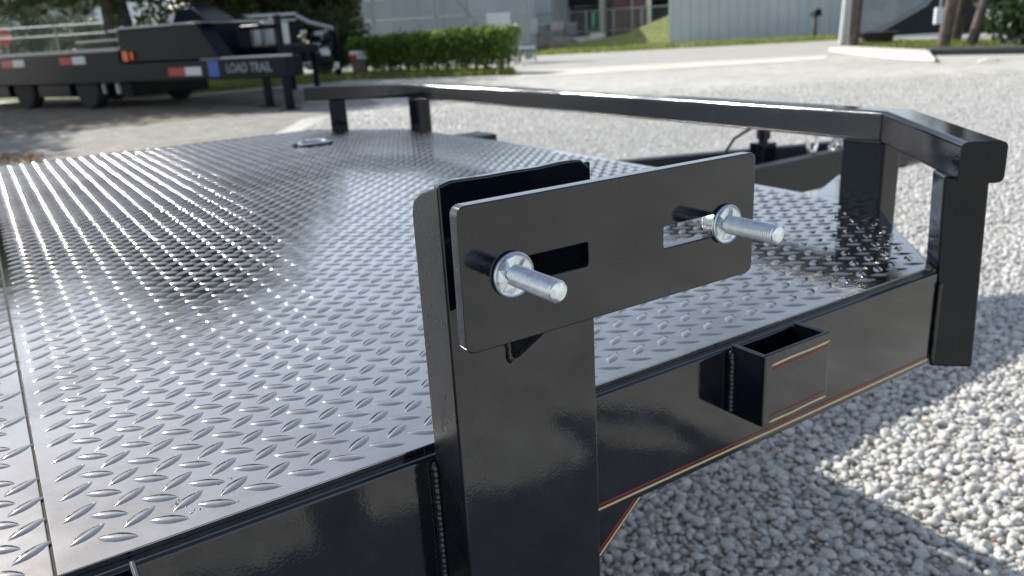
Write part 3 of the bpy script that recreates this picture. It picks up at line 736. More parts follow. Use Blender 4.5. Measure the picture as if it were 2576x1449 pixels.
lb(5.6, 8.2, 2.30, 2.38, 1.52, 1.57, lb(5.6, 5.66, 2.30, 2.38, 1.121, 1.53)).build("headache_bar", ALU, G)
lb(6.9, 9.6, 2.30, 2.38, 1.33, 1.37).build("headache_bar", ALU, G)
lb(1.95, 4.30, 0.0, 2.3, 0.86, 1.46).build("tool_box", TRAILP, G, bevel=0.03)
lb(1.95, 4.30, 0.0, 2.3, 1.462, 1.49).build("box_lid", ALU, G)
m = MB(); m.hexa([S0 + bk * t + inn_ * n + V((0, 0, 1.49)) for t, n in ((1.80, 0.1), (2.75, 0.1), (2.75, 0.8), (1.80, 0.8))], [S0 + bk * t + inn_ * n + V((0, 0, 1.74)) for t, n in ((2.25, 0.2), (2.68, 0.2), (2.68, 0.7), (2.25, 0.7))])
m.build("hydraulic_cover", TRAILP, G, bevel=0.03)
lb(2.30, 2.62, 0.25, 0.6, 1.742, 1.80).build("filler_cap", TRAILP, G, bevel=0.02)
lb(2.78, 2.95, 0.2, 0.5, 1.492, 1.66).build("valve_block", ALU, G, bevel=0.02)
for t in (3.3, 3.7, 4.1): lb(t, t + 0.05, 0.0, 0.05, 1.492, 1.52).build("lid_latch", CHROME, G, bevel=0.01)
m = MB(); m.hexa([S0 + bk * t + inn_ * n + V((0, 0, 0.87)) for t, n in ((1.45, -0.02), (2.6, -0.02), (2.6, 0.3), (1.45, 0.3))], [S0 + bk * t + inn_ * n + V((0, 0, 1.47)) for t, n in ((1.95, -0.02), (2.6, -0.02), (2.6, 0.3), (1.95, 0.3))])
m.build("box_gusset", TRAILP, G, bevel=0.01)
lb(-0.1, 4.4, 0.0, 0.14, 0.52, 0.855).build("neck_beam", TRAILP, G, bevel=0.015)
lb(0.3, 4.4, 0.62, 0.76, 0.52, 0.855).build("neck_beam", TRAILP, G, bevel=0.015)
lb(0.3, 0.45, 0.142, 0.618, 0.52, 0.855).build("neck_crossbar", TRAILP, G, bevel=0.015)
lb(-0.1, 2.0, 0.0, 0.16, 0.857, 0.885).build("neck_cap", ALU, G)
for t, n in ((0.0, 0.05), (1.05, 0.55)):
    m = lb(t, t + 0.10, n, n + 0.12, 0.03, 0.80); lb(t - 0.08, t + 0.18, n - 0.07, n + 0.19, 0.005, 0.03, m); m.build("landing_leg", TRAILP, G, bevel=0.008)
for t in (1.1, 1.42, 1.62): pass
for k, (t, w, h) in enumerate(((1.62, 0.13, 0.34), (1.33, 0.16, 0.40), (0.98, 0.19, 0.38))):
    lb(t - w / 2, t + w / 2, 0.9, 0.9 + w, 1.03, 1.03 + h).build("hydraulic_canister", ALU, G, bevel=0.02)
    lb(t - w / 3, t + w / 3, 0.9, 0.9 + w * 0.7, 0.87, 1.03).build("amber_fitting", AMBER, G, bevel=0.01)
lb(0.62, 0.72, 0.6, 0.7, 0.87, 1.52).build("neck_upright", TRAILP, G, bevel=0.02)
lb(0.75, 1.9, 0.8, 1.6, 0.87, 1.02).build("battery_tray", TRAILP, G, bevel=0.02)
lb(0.75, 1.25, 0.3, 0.7, 1.30, 1.38).build("pump_motor", TRAILP, G, bevel=0.04)
for t0, z in ((7.75, 0.88), (5.48, 0.88), (2.02, 0.60)):
    lb(t0, t0 + 0.44, -0.004, -0.001, z, z + 0.145).build("white_tape", TAPEW, G)
    lb(t0 + 0.44, t0 + 0.92, -0.004, -0.001, z, z + 0.145).build("red_tape", TAPER, G)
lb(4.02, 4.18, -0.05, -0.001, 0.88, 1.08).build("marker_lamp", AMBER, G, bevel=0.02)
lb(3.86, 3.95, -0.04, -0.001, 0.90, 1.06).build("marker_lamp", AMBER, G, bevel=0.02)
lb(1.55, 1.83, -0.004, -0.001, 0.57, 0.83).build("blue_decal", BLUE, G)
me = text_mesh("LOAD TRAIL", 0.205, 0.0012, "lettering", 0.006)
xs = [v.co.x for v in me.vertices]; wd = max(xs) - min(xs)
for v in me.vertices: v.co.x *= 1.12 / wd
place_mesh(me, "lettering", GREYL, S0 + bk * 1.36 + inn_ * -0.004 + V((0, 0, 0.635)), -bk, (0, 0, 1), G)
for t in (5.75, 8.15):
    for n in (0.06, 2.05):
        c = S0 + bk * t + inn_ * n + V((0, 0, 0.385))
        m = MB(); m.lathe(c, inn_, [(0, 0.24), (0.0, 0.36), (0.03, 0.385), (0.22, 0.385), (0.25, 0.36), (0.25, 0.24)], 28); wt = m.build("tyre", RUBBER, G, smooth=True, org=c)
        m = MB(); m.lathe(c - inn_ * 0.002, inn_, [(0.05, 0.02), (0.02, 0.08), (0.06, 0.10), (0.05, 0.20), (0.01, 0.235), (0.08, 0.238)], 20); m.build("rim", TRAILP, wt, smooth=True)
lb(4.6, 9.4, 0.30, 2.1, 0.22, 0.50).build("axle_frame", TRAILP, G, bevel=0.02)
for t0, t1 in ((6.35, 7.55), (8.75, 10.4)): lb(t0, t1, 0.06, 0.30, 0.24, 0.50).build("storage_box", TRAILP, G, bevel=0.02)
for t0 in (4.75, 5.2, 6.6): lb(t0, t0 + 0.05, 0.10, 0.16, 0.30, 0.50).build("chain_hook", ALU, G)

# second trailer parked behind, of which frame and coupler show
E2 = empty("equipment_trailer", gnd(780, 230), "black trailer with upright frame and one reflector strip, partly behind the gooseneck", "trailer")
D2 = 19.0
pbox(716, 124, 796, 166, D2, 0.5).build("nose_box", TRAILP, E2, bevel=0.02)
pbox(716, 150, 750, 163, D2 - 0.03, 0.02).build("red_tape", TAPER, E2)
pbox(750, 148, 782, 161, D2 - 0.03, 0.02).build("white_tape", TAPEW, E2)
pbox(690, 48, 716, 120, D2 + 0.1, 0.2).build("upright_post", TRAILP, E2, bevel=0.01)
pbox(722, 60, 738, 120, D2 + 0.1, 0.2).build("upright_post", TRAILP, E2, bevel=0.01)
pbox(610, 34, 742, 42, D2 + 0.1, 0.12).build("top_bar", ALU, E2, bevel=0.01)
pbox(610, 40, 622, 130, D2 + 0.1, 0.12).build("upright_post", TRAILP, E2, bevel=0.01)
m = MB(); m.tube([at(745, 40, D2 + 0.1), at(776, 56, D2 + 0.1), at(838, 72, D2 + 0.1)], 0.05, 8); m.build("side_arm", ALU, E2, smooth=True)
pbox(838, 60, 852, 190, D2 + 1.2, 0.12).build("upright_post", TRAILP, E2, bevel=0.01)
for k, (x, y, w) in enumerate(((768, 84, 16), (790, 78, 22), (803, 100, 18), (772, 112, 14), (820, 92, 14))):
    pbox(x, y, x + w, y + 12, D2 + 0.4, 0.15).build("hydraulic_fitting", ALU if k % 2 else TRAILP, E2, bevel=0.02)
rd = random.Random(12)
for k in range(16):
    x = rd.uniform(752, 842); y = rd.uniform(70, 168); w = rd.uniform(5, 16); hgt = rd.uniform(4, 14)
    pbox(x, y, x + w, y + hgt, D2 + rd.uniform(0.2, 1.4), 0.12).build("hydraulic_fitting", rd.choice([ALU, TRAILP, TRAILP, METALW]), E2, bevel=0.015)
for k in range(5):
    x = rd.uniform(745, 830); m = MB(); m.tube([at(x, rd.uniform(70, 100), D2 + 0.6), at(x + 8, 120, D2 + 0.5), at(x + rd.uniform(-10, 18), rd.uniform(140, 175), D2 + 0.6)], 0.018, 6); m.build("hose", RUBBER, E2, smooth=True)
pbox(796, 122, 826, 140, D2 + 0.5, 0.2).build("white_plate", WHITEP, E2, bevel=0.01)
pbox(730, 160, 742, 236, D2 - 0.2, 0.11).build("landing_leg", TRAILP, E2, bevel=0.01)
pbox(788, 160, 800, 222, D2 + 0.2, 0.11).build("landing_leg", TRAILP, E2, bevel=0.01)
c = gnd(357, 241); ctr = V((c.x, c.y, 0.40))
m = MB(); m.lathe(ctr, inn_, [(0, 0.24), (0, 0.37), (0.03, 0.40), (0.23, 0.40), (0.26, 0.37), (0.26, 0.24)], 26); wt = m.build("tyre", RUBBER, E2, smooth=True)
m = MB(); m.lathe(ctr, inn_, [(0.05, 0.03), (0.02, 0.10), (0.06, 0.12), (0.03, 0.235), (0.08, 0.238)], 18); m.build("rim", ALU, wt, smooth=True)
m = MB(); a = V((c.x, c.y, 0.62)) - inn_ * 0.1; b = E2.location + V((0, 0, 0.62)); dd = b - a
m.obox(a, dd, inn_ * 0.15, (0, 0, 0.28)); m.build("frame_beam", TRAILP, E2, bevel=0.01)

# wooden marker post with tape by the hedge
wp = gnd(906, 196)
t = empty("marker_post", wp, "short grey wooden post with red and white tape at the hedge end", "post")
dW = dep(wp)
pbox(886, 148, 922, 196, dW, 0.30).build("timber", WOOD, t, bevel=0.02)
pbox(878, 128, 922, 138, dW - 0.03, 0.32).build("cap_board", WHITEP, t, bevel=0.01)
pbox(878, 140, 898, 149, dW - 0.04, 0.33).build("red_tape", TAPER, t)
pbox(898, 139, 924, 148, dW - 0.04, 0.33).build("white_tape", TAPEW, t)

# stop sign
ss = at(10.5, 94.5, 41.0); t = empty("stop_sign", (ss.x, ss.y, 0), "red octagonal stop sign on a thin post at the left edge", "sign")
m = MB(); oc = []
for k in range(8):
    a = math.radians(22.5 + 45 * k); oc.append(ss + rth * (0.405 * math.cos(a)) + upv * (0.405 * math.sin(a)))
m.prism(oc, fwh * 0.01); fc = m.build("sign_face", REDSIGN, t)
me = text_mesh("STOP", 0.31, 0.004, "lettering", 0.004, 'CENTER'); place_mesh(me, "lettering", WHITEP, ss - fwh * 0.006 - upv * 0.11, rth, upv, fc)
m = MB(); m.tube([(ss.x + fwh.x * .05, ss.y + fwh.y * .05, 0), (ss.x + fwh.x * .05, ss.y + fwh.y * .05, ss.z + 0.45)], 0.03, 8); m.build("sign_post", GALV, t)

# ------------------------------------------------------------------ hedge along the lot
ha, hb = V(P2(880, 195)).to_3d(), V(P2(1262, 188)).to_3d()
t = empty("hedge", ha, "long clipped green hedge in front of the chain-link fence", "hedge")
hd = (hb - ha); hn = V((-hd.y, hd.x, 0)).normalized()
if hn.dot(fwh) < 0: hn = -hn
def hedge_pts(n, rd):
    s = rd.random(n); w = rd.random(n); z = rd.random(n) ** 0.75
    h = 0.74 + 0.12 * np.sin(s * 40) * 0.5 + 0.10 * s + 0.08 * np.sin(s * 95) + 0.30 * s * 0
    edge = rd.random(n) < 0.55
    side = rd.random(n) < 0.5
    w = np.where(edge & side, rd.random(n) * 0.12, w); z = np.where(edge & ~side, 1 - rd.random(n) * 0.10, z)
    zz = (0.22 * (rd.random(n) < 0.9) + z * h * 1.0) + 0.04 * rd.normal(size=n)
    gap = (np.sin(s * 55) + 0.5 * np.sin(s * 131) > 0.25) & (zz < 0.40)
    zz = np.where(gap, 0.42 + rd.random(n) * 0.5, zz)
    P = np.array(ha)[None] + s[:, None] * np.array(hd)[None] + (w * 1.0 + 0.06 * rd.normal(size=n))[:, None] * np.array(hn)[None]
    P[:, 2] = zz; return P
leaves(hedge_pts, 26000, 0.050, 5).build("foliage", LEAF_H, t)
m = MB()
for k in range(16):
    p = ha + hd * ((k + 0.5) / 16) + hn * 0.5; m.tube([p, p + V((0.05, 0, 0.35)), p + V((-0.04, 0.03, 0.8))], [0.04, 0.03, 0.015], 6)
m.build("stems", BARK, t)
# twin marker stakes at the hedge end
p = gnd(1262, 182); t = empty("boundary_stake", p, "leaning grey timber stake at the right end of the hedge", "post")
m = MB(); m.obox(p - rth * 0.06, rth * 0.13 , fwh * 0.1, (0.10, 0, 0.78)); m.build("timber", WOOD, t, bevel=0.01)
p = gnd(1252, 186); t = empty("boundary_stake", p, "thin white stake beside the timber one at the hedge end", "post")
m = MB(); m.obox(p - rth * 0.02, rth * 0.07, fwh * 0.04, (0.06, 0, 0.50)); m.build("timber", ALU, t)

# grass tufts on the verges
def verge_pts(quad, n, h, seed):
    rd = np.random.default_rng(seed); m = MB(); q = [np.array(V(p).to_2d()) for p in quad]
    s = rd.random(n); w = rd.random(n)
    P = (q[0][None] * ((1 - s) * (1 - w))[:, None] + q[1][None] * (s * (1 - w))[:, None] + q[2][None] * (s * w)[:, None] + q[3][None] * ((1 - s) * w)[:, None])
    a = rd.uniform(0, 6.28, n); hh = h * rd.uniform(0.5, 1.4, n); ww = hh * 0.16
    dx = np.cos(a) * ww; dy = np.sin(a) * ww; lx = rd.normal(0, 0.35, n) * hh; ly = rd.normal(0, 0.35, n) * hh
    A = np.stack([P[:, 0] - dx, P[:, 1] - dy, np.full(n, 0.005)], 1); B = np.stack([P[:, 0] + dx, P[:, 1] + dy, np.full(n, 0.005)], 1); Cc = np.stack([P[:, 0] + lx, P[:, 1] + ly, hh], 1)
    m.v = [tuple(x) for x in np.stack([A, B, Cc], 1).reshape(-1, 3).tolist()]; m.f = [(3 * i, 3 * i + 1, 3 * i + 2) for i in range(n)]
    return m
m = verge_pts([P2(330, 244), P2(860, 206), P2(860, 190), P2(330, 214)], 9000, 0.12, 1)
for quad, n, h, sd in (([P2(860, 203), P2(1290, 189), P2(1290, 182), P2(860, 192)], 7000, 0.13, 2), ([P2(1345, 140), P2(2100, 102), P2(2105, 96), P2(1400, 128)], 7000, 0.16, 3), ([P2(2110, 124), P2(2560, 131), P2(2560, 112), P2(2160, 112)], 9000, 0.14, 4)):
    k = verge_pts(quad, n, h, sd); m.add(k.v, k.f)
tag(m.build("grass", LEAF_G), "sunlit rough grass along the verges beyond the gravel", "grass", kind="stuff")

# ------------------------------------------------------------------ chain-link fence behind the hedge
DF = 27.0
fa, fb = at(800, 120, DF + 3), at(1345, 100, DF); fa.z = fb.z = 0
t = empty("chain_link_fence", fa, "galvanised chain-link fence with braced posts behind the hedge", "fence")
fd = fb - fa; H2 = 2.35
for s in (0.0, 0.29, 0.58, 0.72, 0.93, 1.0):
    p = fa + fd * s; m = MB(); m.tube([p, p + V((0, 0, H2 + (1.4 if s == 0.29 else 0.05)))], 0.045 if s in (0.29, 0.93) else 0.032, 8); m.build("fence_post", GALV, t, smooth=True)
for z in (H2 - 0.02, 1.62): m = MB(); m.tube([fa + V((0, 0, z)), fb + V((0, 0, z))], 0.024, 6); m.build("fence_rail", GALV, t)
for s0, s1 in ((0.14, 0.36), (0.66, 0.88)): m = MB(); m.tube([fa + fd * s0 + V((0, 0, H2 - 0.05)), fa + fd * s1 + V((0, 0, 0.25))], 0.026, 6); m.build("fence_brace", GALV, t)
m = MB(); L = fd.length; ux = fd.normalized(); st_ = 0.11; k = -H2
while k < L:
    for sg in (1, -1):
        a0, b0_ = max(0, k), min(L, k + H2)
        za, zb_ = (a0 - k, b0_ - k) if sg > 0 else (H2 - (a0 - k), H2 - (b0_ - k))
        A = fa + ux * a0 + V((0, 0, za)); B = fa + ux * b0_ + V((0, 0, zb_))
        w = V((0, 0, 0.0045)); m.add([A - w, B - w, B + w, A + w], [(0, 1, 2, 3)])
    k += st_
m.build("wire_mesh", GALV, t)
ga, gb = at(-160, 120, 33), at(800, 120, 31); ga.z = gb.z = 0
t = empty("chain_link_fence", ga, "low galvanised chain-link fence behind the gooseneck trailer at left", "fence"); gd = gb - ga
for s in np.linspace(0, 1, 7): m = MB(); m.tube([ga + gd * s, ga + gd * s + V((0, 0, 2.25))], 0.035, 8); m.build("fence_post", GALV, t, smooth=True)
for z in (2.22, 1.85): m = MB(); m.tube([ga + V((0, 0, z)), gb + V((0, 0, z))], 0.026, 6); m.build("fence_rail", GALV, t)
m = MB(); L = gd.length; ux = gd.normalized(); k = -2.2
while k < L:
    for sg in (1, -1):
        a0, b0_ = max(0, k), min(L, k + 2.2); za, zb_ = (a0 - k, b0_ - k) if sg > 0 else (2.2 - (a0 - k), 2.2 - (b0_ - k))
        A = ga + ux * a0 + V((0, 0, za)); B = ga + ux * b0_ + V((0, 0, zb_)); w = V((0, 0, 0.0045)); m.add([A - w, B - w, B + w, A + w], [(0, 1, 2, 3)])
    k += 0.12
m.build("wire_mesh", GALV, t)
sb = empty("sign_board", at(1254, 62, DF - 1.2), "blank pale grey board fixed to the fence above the hedge end", "sign")
pbox(1224, 32, 1284, 80, DF - 1.2, 0.04).build("panel", METALW, sb)
for x in (1232, 1276): pbox(x - 2, 80, x + 2, 170, DF - 1.15, 0.05).build("leg", GALV, sb)
p = gnd(1316, 160); t = empty("rolling_gate", p, "narrow grey tubular gate with a small wheel, left of the road entrance", "gate")
dG = dep(p)
for x in (1292, 1304, 1320, 1334): pbox(x - 2, -30 + (x - 1292) * 0.4, x + 3, 160 - (x - 1292) * 0.3, dG, 0.06).build("gate_post", GALV, t)
pbox(1306, 40, 1332, 112, dG + 0.05, 0.05).build("gate_panel", GALV, t)
pbox(1290, 116, 1346, 124, dG, 0.10).build("bottom_bar", METALW, t)
q = at(1330, 140, dG); m = MB(); m.lathe(q, fwh, [(0, 0.12), (0.06, 0.12)], 16); m.build("wheel", GALV, t)

# ------------------------------------------------------------------ buildings
def building(name, label, x0, x1, d0, d1, h, deep, material, windows=(), ribs=0.0, base=0.0):
    a = at(x0, 90, d0); b = at(x1, 90, d1); a.z = b.z = 0
    t = empty(name, a, label, "building"); ex = b - a; nn = V((-ex.y, ex.x, 0)).normalized()
    if nn.dot(fwh) < 0: nn = -nn
    m = MB(); m.obox(a, ex, nn * deep, (0, 0, h)); m.build("wall", material, t)
    m = MB(); m.obox(a - ex.normalized() * 0.3 - nn * 0.3 + V((0, 0, h)), ex + ex.normalized() * 0.6, nn * (deep + 0.6), (0, 0, 0.25)); m.build("roof", GREYW, t)
    if ribs:
        n = int(ex.length / ribs)
        for k in range(n + 1):
            p = a + ex * (k / n) - nn * 0.055; m = MB(); u = ex.normalized() * 0.04
            m.hexa([p - u * 0.5, p + u * 0.5, p + u + nn * 0.053, p - u + nn * 0.053], [q + V((0, 0, h - 0.01)) for q in (p - u * 0.5, p + u * 0.5, p + u + nn * 0.053, p - u + nn * 0.053)])
            m.build("cladding_rib", material, t)
    for s0, s1, z0, z1 in windows:
        m = MB(); m.obox(a + ex * s0 - nn * 0.03 + V((0, 0, z0)), ex * (s1 - s0), nn * 0.028, (0, 0, z1 - z0)); w = m.build("window", WHITEP, t)
        m = MB(); m.obox(a + ex * (s0 + 0.008) - nn * 0.035 + V((0, 0, z0 + 0.08)), ex * (s1 - s0 - 0.016), nn * 0.02, (0, 0, z1 - z0 - 0.16)); m.build("pane", GLASS, w)
    return t, a, ex, nn
building("warehouse", "large pale blue-grey metal warehouse behind the hedge", 815, 1185, 45, 42, 7.0, 14, PALEW, ribs=1.5)
building("workshop", "low grey workshop with dark windows right of the pale warehouse", 1150, 1330, 58, 56, 4.6, 10, GREYW, windows=((0.25, 0.40, 0.9, 1.9), (0.5, 0.66, 0.9, 1.9), (0.76, 0.92, 0.9, 1.9)))
building("office", "pale grey low building behind the left trailer, with small windows", -120, 250, 62, 60, 4.9, 10, METALW, windows=((0.36, 0.44, 0.8, 1.7), (0.52, 0.60, 0.8, 1.7), (0.68, 0.76, 0.8, 1.7)))
bt, ba, bex, bnn = building("metal_building", "white ribbed metal building across the street at right", 1689, 2135, 38.6, 35.4, 5.5, 16, METALW, ribs=0.42)
m = MB(); m.obox(ba - bnn * 0.08 - bex.normalized() * 0.12, bex.normalized() * 0.16, bnn * 0.2, (0, 0, 5.5)); m.build("corner_trim", WHITEP, bt)
# open-fronted dark shed between them
a = at(1310, 90, 66); b = at(1700, 90, 60); a.z = b.z = 0
t = empty("open_shed", a, "dark open-fronted shed roof spanning behind the scrap yard", "building"); ex = b - a; nn = V((-ex.y, ex.x, 0)).normalized()
if nn.dot(fwh) < 0: nn = -nn
m = MB(); m.obox(a + V((0, 0, 2.6)), ex, nn * 9, (0, 0, 2.6)); m.build("roof", DARKSH, t)
m = MB(); m.obox(a + nn * 8.6, ex, nn * 0.3, (0, 0, 2.7)); m.build("back_wall", DARKSH, t)
for s in (0.02, 0.35, 0.68, 0.98): m = MB(); m.obox(a + ex * s, ex.normalized() * 0.2, nn * 0.2, (0, 0, 2.6)); m.build("column", DARKSH, t)

# yard clutter seen through the entrance
def clutter(name, label, cat, x0, y0, x1, y1, d, material, thick=1.0, group=None, extra=None):
    p = at((x0 + x1) / 2, (y0 + y1) / 2, d); t = empty(name, (p.x, p.y, 0), label, cat, group)
    pbox(x0, y0, x1, y1, d, thick).build("body", material, t, bevel=0.04)
    if extra: extra(t)
    return t
def lid(x0, y0, x1, y1, d, material, nm="lid", thick=1.0):
    return lambda t: pbox(x0, y0, x1, y1, d, thick).build(nm, material, t, bevel=0.02)
clutter("skip_container", "dark green skip container under the shed", "container", 1472, 62, 1542, 102, 58, DKGREEN, 2.0, extra=lid(1470, 57, 1544, 62, 57.9, DKGREEN, "rim", 2.2))
clutter("utility_cabinet", "bright green cabinet with pale front beside the cream post", "cabinet", 1493, 30, 1517, 84, 52, GREEN, 0.6, extra=lid(1498, 34, 1512, 54, 51.97, CREAMP, "label_plate", 0.02))
clutter("brown_container", "rust-brown shipping container behind the cream post", "container", 1540, -60, 1640, 107, 47, BROWN, 6, extra=lid(1588, -60, 1592, 106, 46.9, GALV, "door_bar", 0.08))
rd = random.Random(8)
names = ["white plastic-wrapped bale at the far left of the yard", "pale pink wrapped bale stacked in the yard", "grey bale with torn white wrap in the yard", "small white bale on the ground of the yard", "tall white wrapped bundle near the gate", "grey pallet bundle nearest the skip"]
for k, (x0, y0, x1, y1, mt) in enumerate(((1322, 50, 1352, 84, WHITEP), (1384, 56, 1418, 76, PINK), (1352, 62, 1384, 94, GREYW), (1358, 94, 1392, 106, WHITEP), (1336, 84, 1356, 118, WHITEP), (1420, 60, 1452, 90, GREYW))):
    clutter("wrapped_bale", names[k], "bale", x0, y0, x1, y1, 48 + k * 0.4, mt, 1.2, "bales in the scrap yard", extra=lid(x0 - 1, y0 - 3, x1 + 1, y0, 47.9 + k * 0.4, PINK if k % 2 else WHITEP, "top_wrap", 1.4))
clutter("concrete_block", "low pale concrete block at the foot of the cream post", "block", 1440, 92, 1520, 108, 47.5, CONC, 1.0, extra=lid(1486, 82, 1522, 92, 47.6, CONC, "upper_block", 0.8))
p = gnd(1385, 122); t = empty("soil_heap", p, "brown soil heap at the yard entrance", "heap")
m = MB(); m.ball(p, 1.5, (1.2, 1.0, 0.45), 18, 9); m.build("mound", DIRT, t, smooth=True)
ya, yb_ = at(1345, 90, 46), at(1688, 90, 42); ya.z = yb_.z = 0
t = empty("chain_link_fence", ya, "chain-link fence closing the scrap yard left of the white building", "fence"); yd = yb_ - ya
for s in np.linspace(0, 1, 6): m = MB(); m.tube([ya + yd * s, ya + yd * s + V((0, 0, 1.85))], 0.035, 8); m.build("fence_post", GALV, t, smooth=True)
for z in (1.82, 0.75): m = MB(); m.tube([ya + V((0, 0, z)), yb_ + V((0, 0, z))], 0.028, 6); m.build("fence_rail", GALV, t)
m = MB(); L = yd.length; ux = yd.normalized(); k = -1.8
while k < L:
    for sg in (1, -1):
        a0, b0_ = max(0, k), min(L, k + 1.8); za, zb_ = (a0 - k, b0_ - k) if sg > 0 else (1.8 - (a0 - k), 1.8 - (b0_ - k))
        A = ya + ux * a0 + V((0, 0, za)); B = ya + ux * b0_ + V((0, 0, zb_)); w = V((0, 0, 0.006)); m.add([A - w, B - w, B + w, A + w], [(0, 1, 2, 3)])
    k += 0.16
m.build("wire_mesh", GALV, t)
p = gnd(1518, 108); t = empty("cream_post", p, "tall pale cream post standing at the yard edge", "post")
m = MB(); m.tube([p, p + V((0, 0, 6))], 0.22, 12); m.build("shaft", CREAMP, t, smooth=True)
m = MB(); m.tube([p, p + V((0, 0, 0.25))], 0.34, 12); m.build("footing", CONC, t)
p = gnd(1632, 104); t = empty("pale_pole", p, "thin pale pole right of the brown container", "post")
m = MB(); m.tube([p, p + V((0, 0, 6))], [0.13, 0.11], 10); m.build("shaft", CREAMP, t, smooth=True)
m = MB(); m.tube([p, p + V((0, 0, 0.2))], 0.2, 10); m.build("footing", CONC, t)
# grassy bank by the white building
p = gnd(1655, 112); t = MB(); t.add([p - rth * 5 + V((0, 0, 0.0)), p + rth * 1.2, p + rth * 1.6 + fwh * 3 + V((0, 0, 0.1)), p + rth * 1.2 + fwh * 3 + V((0, 0, 1.35)), p - rth * 1.2 + fwh * 2.6 + V((0, 0, 0.55)), p - rth * 5 + fwh * 3 + V((0, 0, 0.02)), p + rth * 1.2 + fwh * 6, p - rth * 5 + fwh * 6], [(0, 1, 4), (1, 2, 3), (1, 3, 4), (0, 4, 5), (4, 3, 6), (4, 6, 7, 5), (3, 2, 6)])
tag(t.build("grass_bank", GRASSM, smooth=True), kind="structure")

# mailbox
p = gnd(2050, 98); t = empty("mailbox", p, "dark mailbox on a post in front of the ribbed building", "mailbox")
m = MB(); m.obox(p - rth * 0.05, rth * 0.1, fwh * 0.1, (0, 0, 0.9)); m.build("post", WOOD, t)
m = MB(); pr = [(-0.14, 0), (0.14, 0), (0.14, 0.16)] + [(0.14 * math.cos(a), 0.16 + 0.14 * math.sin(a)) for a in np.linspace(0.3, 2.84, 7)] + [(-0.14, 0.16)]
m.prism([p + rth * x + V((0, 0, 0.9 + z)) - fwh * 0.2 for x, z in pr], fwh * 0.5); bx_ = m.build("box", DARKSH, t)
m = MB(); m.obox(p + rth * 0.145 + V((0, 0, 1.05)), rth * 0.01, fwh * 0.04, (0, 0, 0.14)); m.build("flag", TAPER, t)

# poles and posts at right
def pole(name, label, px, py, h, r, material, lean=0.0, extra=None, group=None):
    p = gnd(px, py); t = empty(name, p, label, "pole", group); L = rth * lean
    m = MB(); m.tube([p, p + L * 0.5 + V((0, 0, h * 0.5)), p + L + V((0, 0, h))], [r * 1.05, r, r * 0.92], 12); m.build("shaft", material, t, smooth=True)
    if extra: extra(t, p)
    return t
def collar(t, p):
    m = MB(); m.lathe(p + V((0, 0, 0.02)), (0, 0, 1), [(0, 0.2), (0.03, 0.2), (0.03, 0.12)], 14); m.build("base_plate", GALV, t, smooth=True)
pole("white_pole", "slender white metal pole at the street corner", 2117, 122, 6.0, 0.10, WHITEP, 0.25, collar)
def conduit(t, p):
    m = MB(); m.tube([p - rth * 0.16 - fwh * 0.1 + V((0, 0, 0.4)), p - rth * 0.10 - fwh * 0.1 + V((0, 0, 5))], 0.04, 8); m.build("conduit", GALV, t)
pole("utility_pole", "grey wooden utility pole with conduit beside the white pole", 2143, 124, 7.0, 0.16, WOOD, 0.25, conduit)
def meter(t, p):
    m = MB(); m.obox(p - rth * 0.32 - fwh * 0.16 + V((0, 0, 0.62)), rth * 0.2, fwh * 0.12, (0, 0, 0.38)); m.build("meter_box", METALW, t, bevel=0.02)
    m = MB(); m.tube([p - rth * 0.2 - fwh * 0.12 + V((0, 0, 1.0)), p - rth * 0.12 - fwh * 0.12 + V((0, 0, 5))], 0.035, 8); m.build("conduit", GALV, t)
pole("timber_pole", "brown timber pole with a white meter box, leftmost of three", 2370, 127, 6.0, 0.14, WOOD, 0.65, meter, "timber poles at the right")
pole("timber_pole", "greyer timber pole, middle of three at right", 2400, 112, 6.0, 0.15, WOOD, 0.6, None, "timber poles at the right")
pole("timber_pole", "short sawn-off timber pole, rightmost of three", 2440, 126, 1.30, 0.12, WOOD, 0.25, None, "timber poles at the right")

# grey sloping tarp shelter with dark opening
DT = 27.0
t = empty("tarp_shelter", gnd(2260, 108), "grey tarpaulin shelter with a steep slope and dark opening, behind the poles", "shelter")
A, B, Cc = at(2160, 92, DT), at(2162, -60, DT), at(2420, -60, DT)
m = MB(); m.prism([at(2150, 95, DT), at(2150, -80, DT), at(2402, -80, DT), at(2330, 10, DT), at(2222, 72, DT)], fwh * 0.12); m.build("tarp", TARP, t)
m = MB(); m.prism([at(2150, 100, DT + 3), at(2150, -90, DT + 3), at(2480, -90, DT + 3), at(2480, 90, DT + 3)], fwh * 0.2); m.build("dark_back_wall", DARKSH, t)
m = MB(); m.tube([at(2152, 96, DT - 0.03), at(2222, 73, DT - 0.03), at(2330, 11, DT - 0.03), at(2402, -80, DT - 0.03)], 0.05, 8); m.build("edge_pipe", GALV, t, smooth=True)
pbox(2200, 88, 2372, 94, DT + 1.5, 0.1).build("sill_board", METALW, t)
# rusty tub
p = gnd(2205, 117); t = empty("metal_tub", p, "rusty tapered metal tub standing on the grass by the utility pole", "tub")
m = MB(); m.lathe(p, (0, 0, 1), [(0, 0.30), (0.02, 0.34), (0.36, 0.50), (0.38, 0.54), (0.36, 0.48), (0.06, 0.32)], 20); m.build("shell", BROWN, t, smooth=True)
m = MB(); m.lathe(p + V((0, 0, 0.37)), (0, 0, 1), [(0, 0.50), (0.0, 0.56), (0.04, 0.56), (0.04, 0.50)], 20); m.build("rim", DARKSH, t, smooth=True)
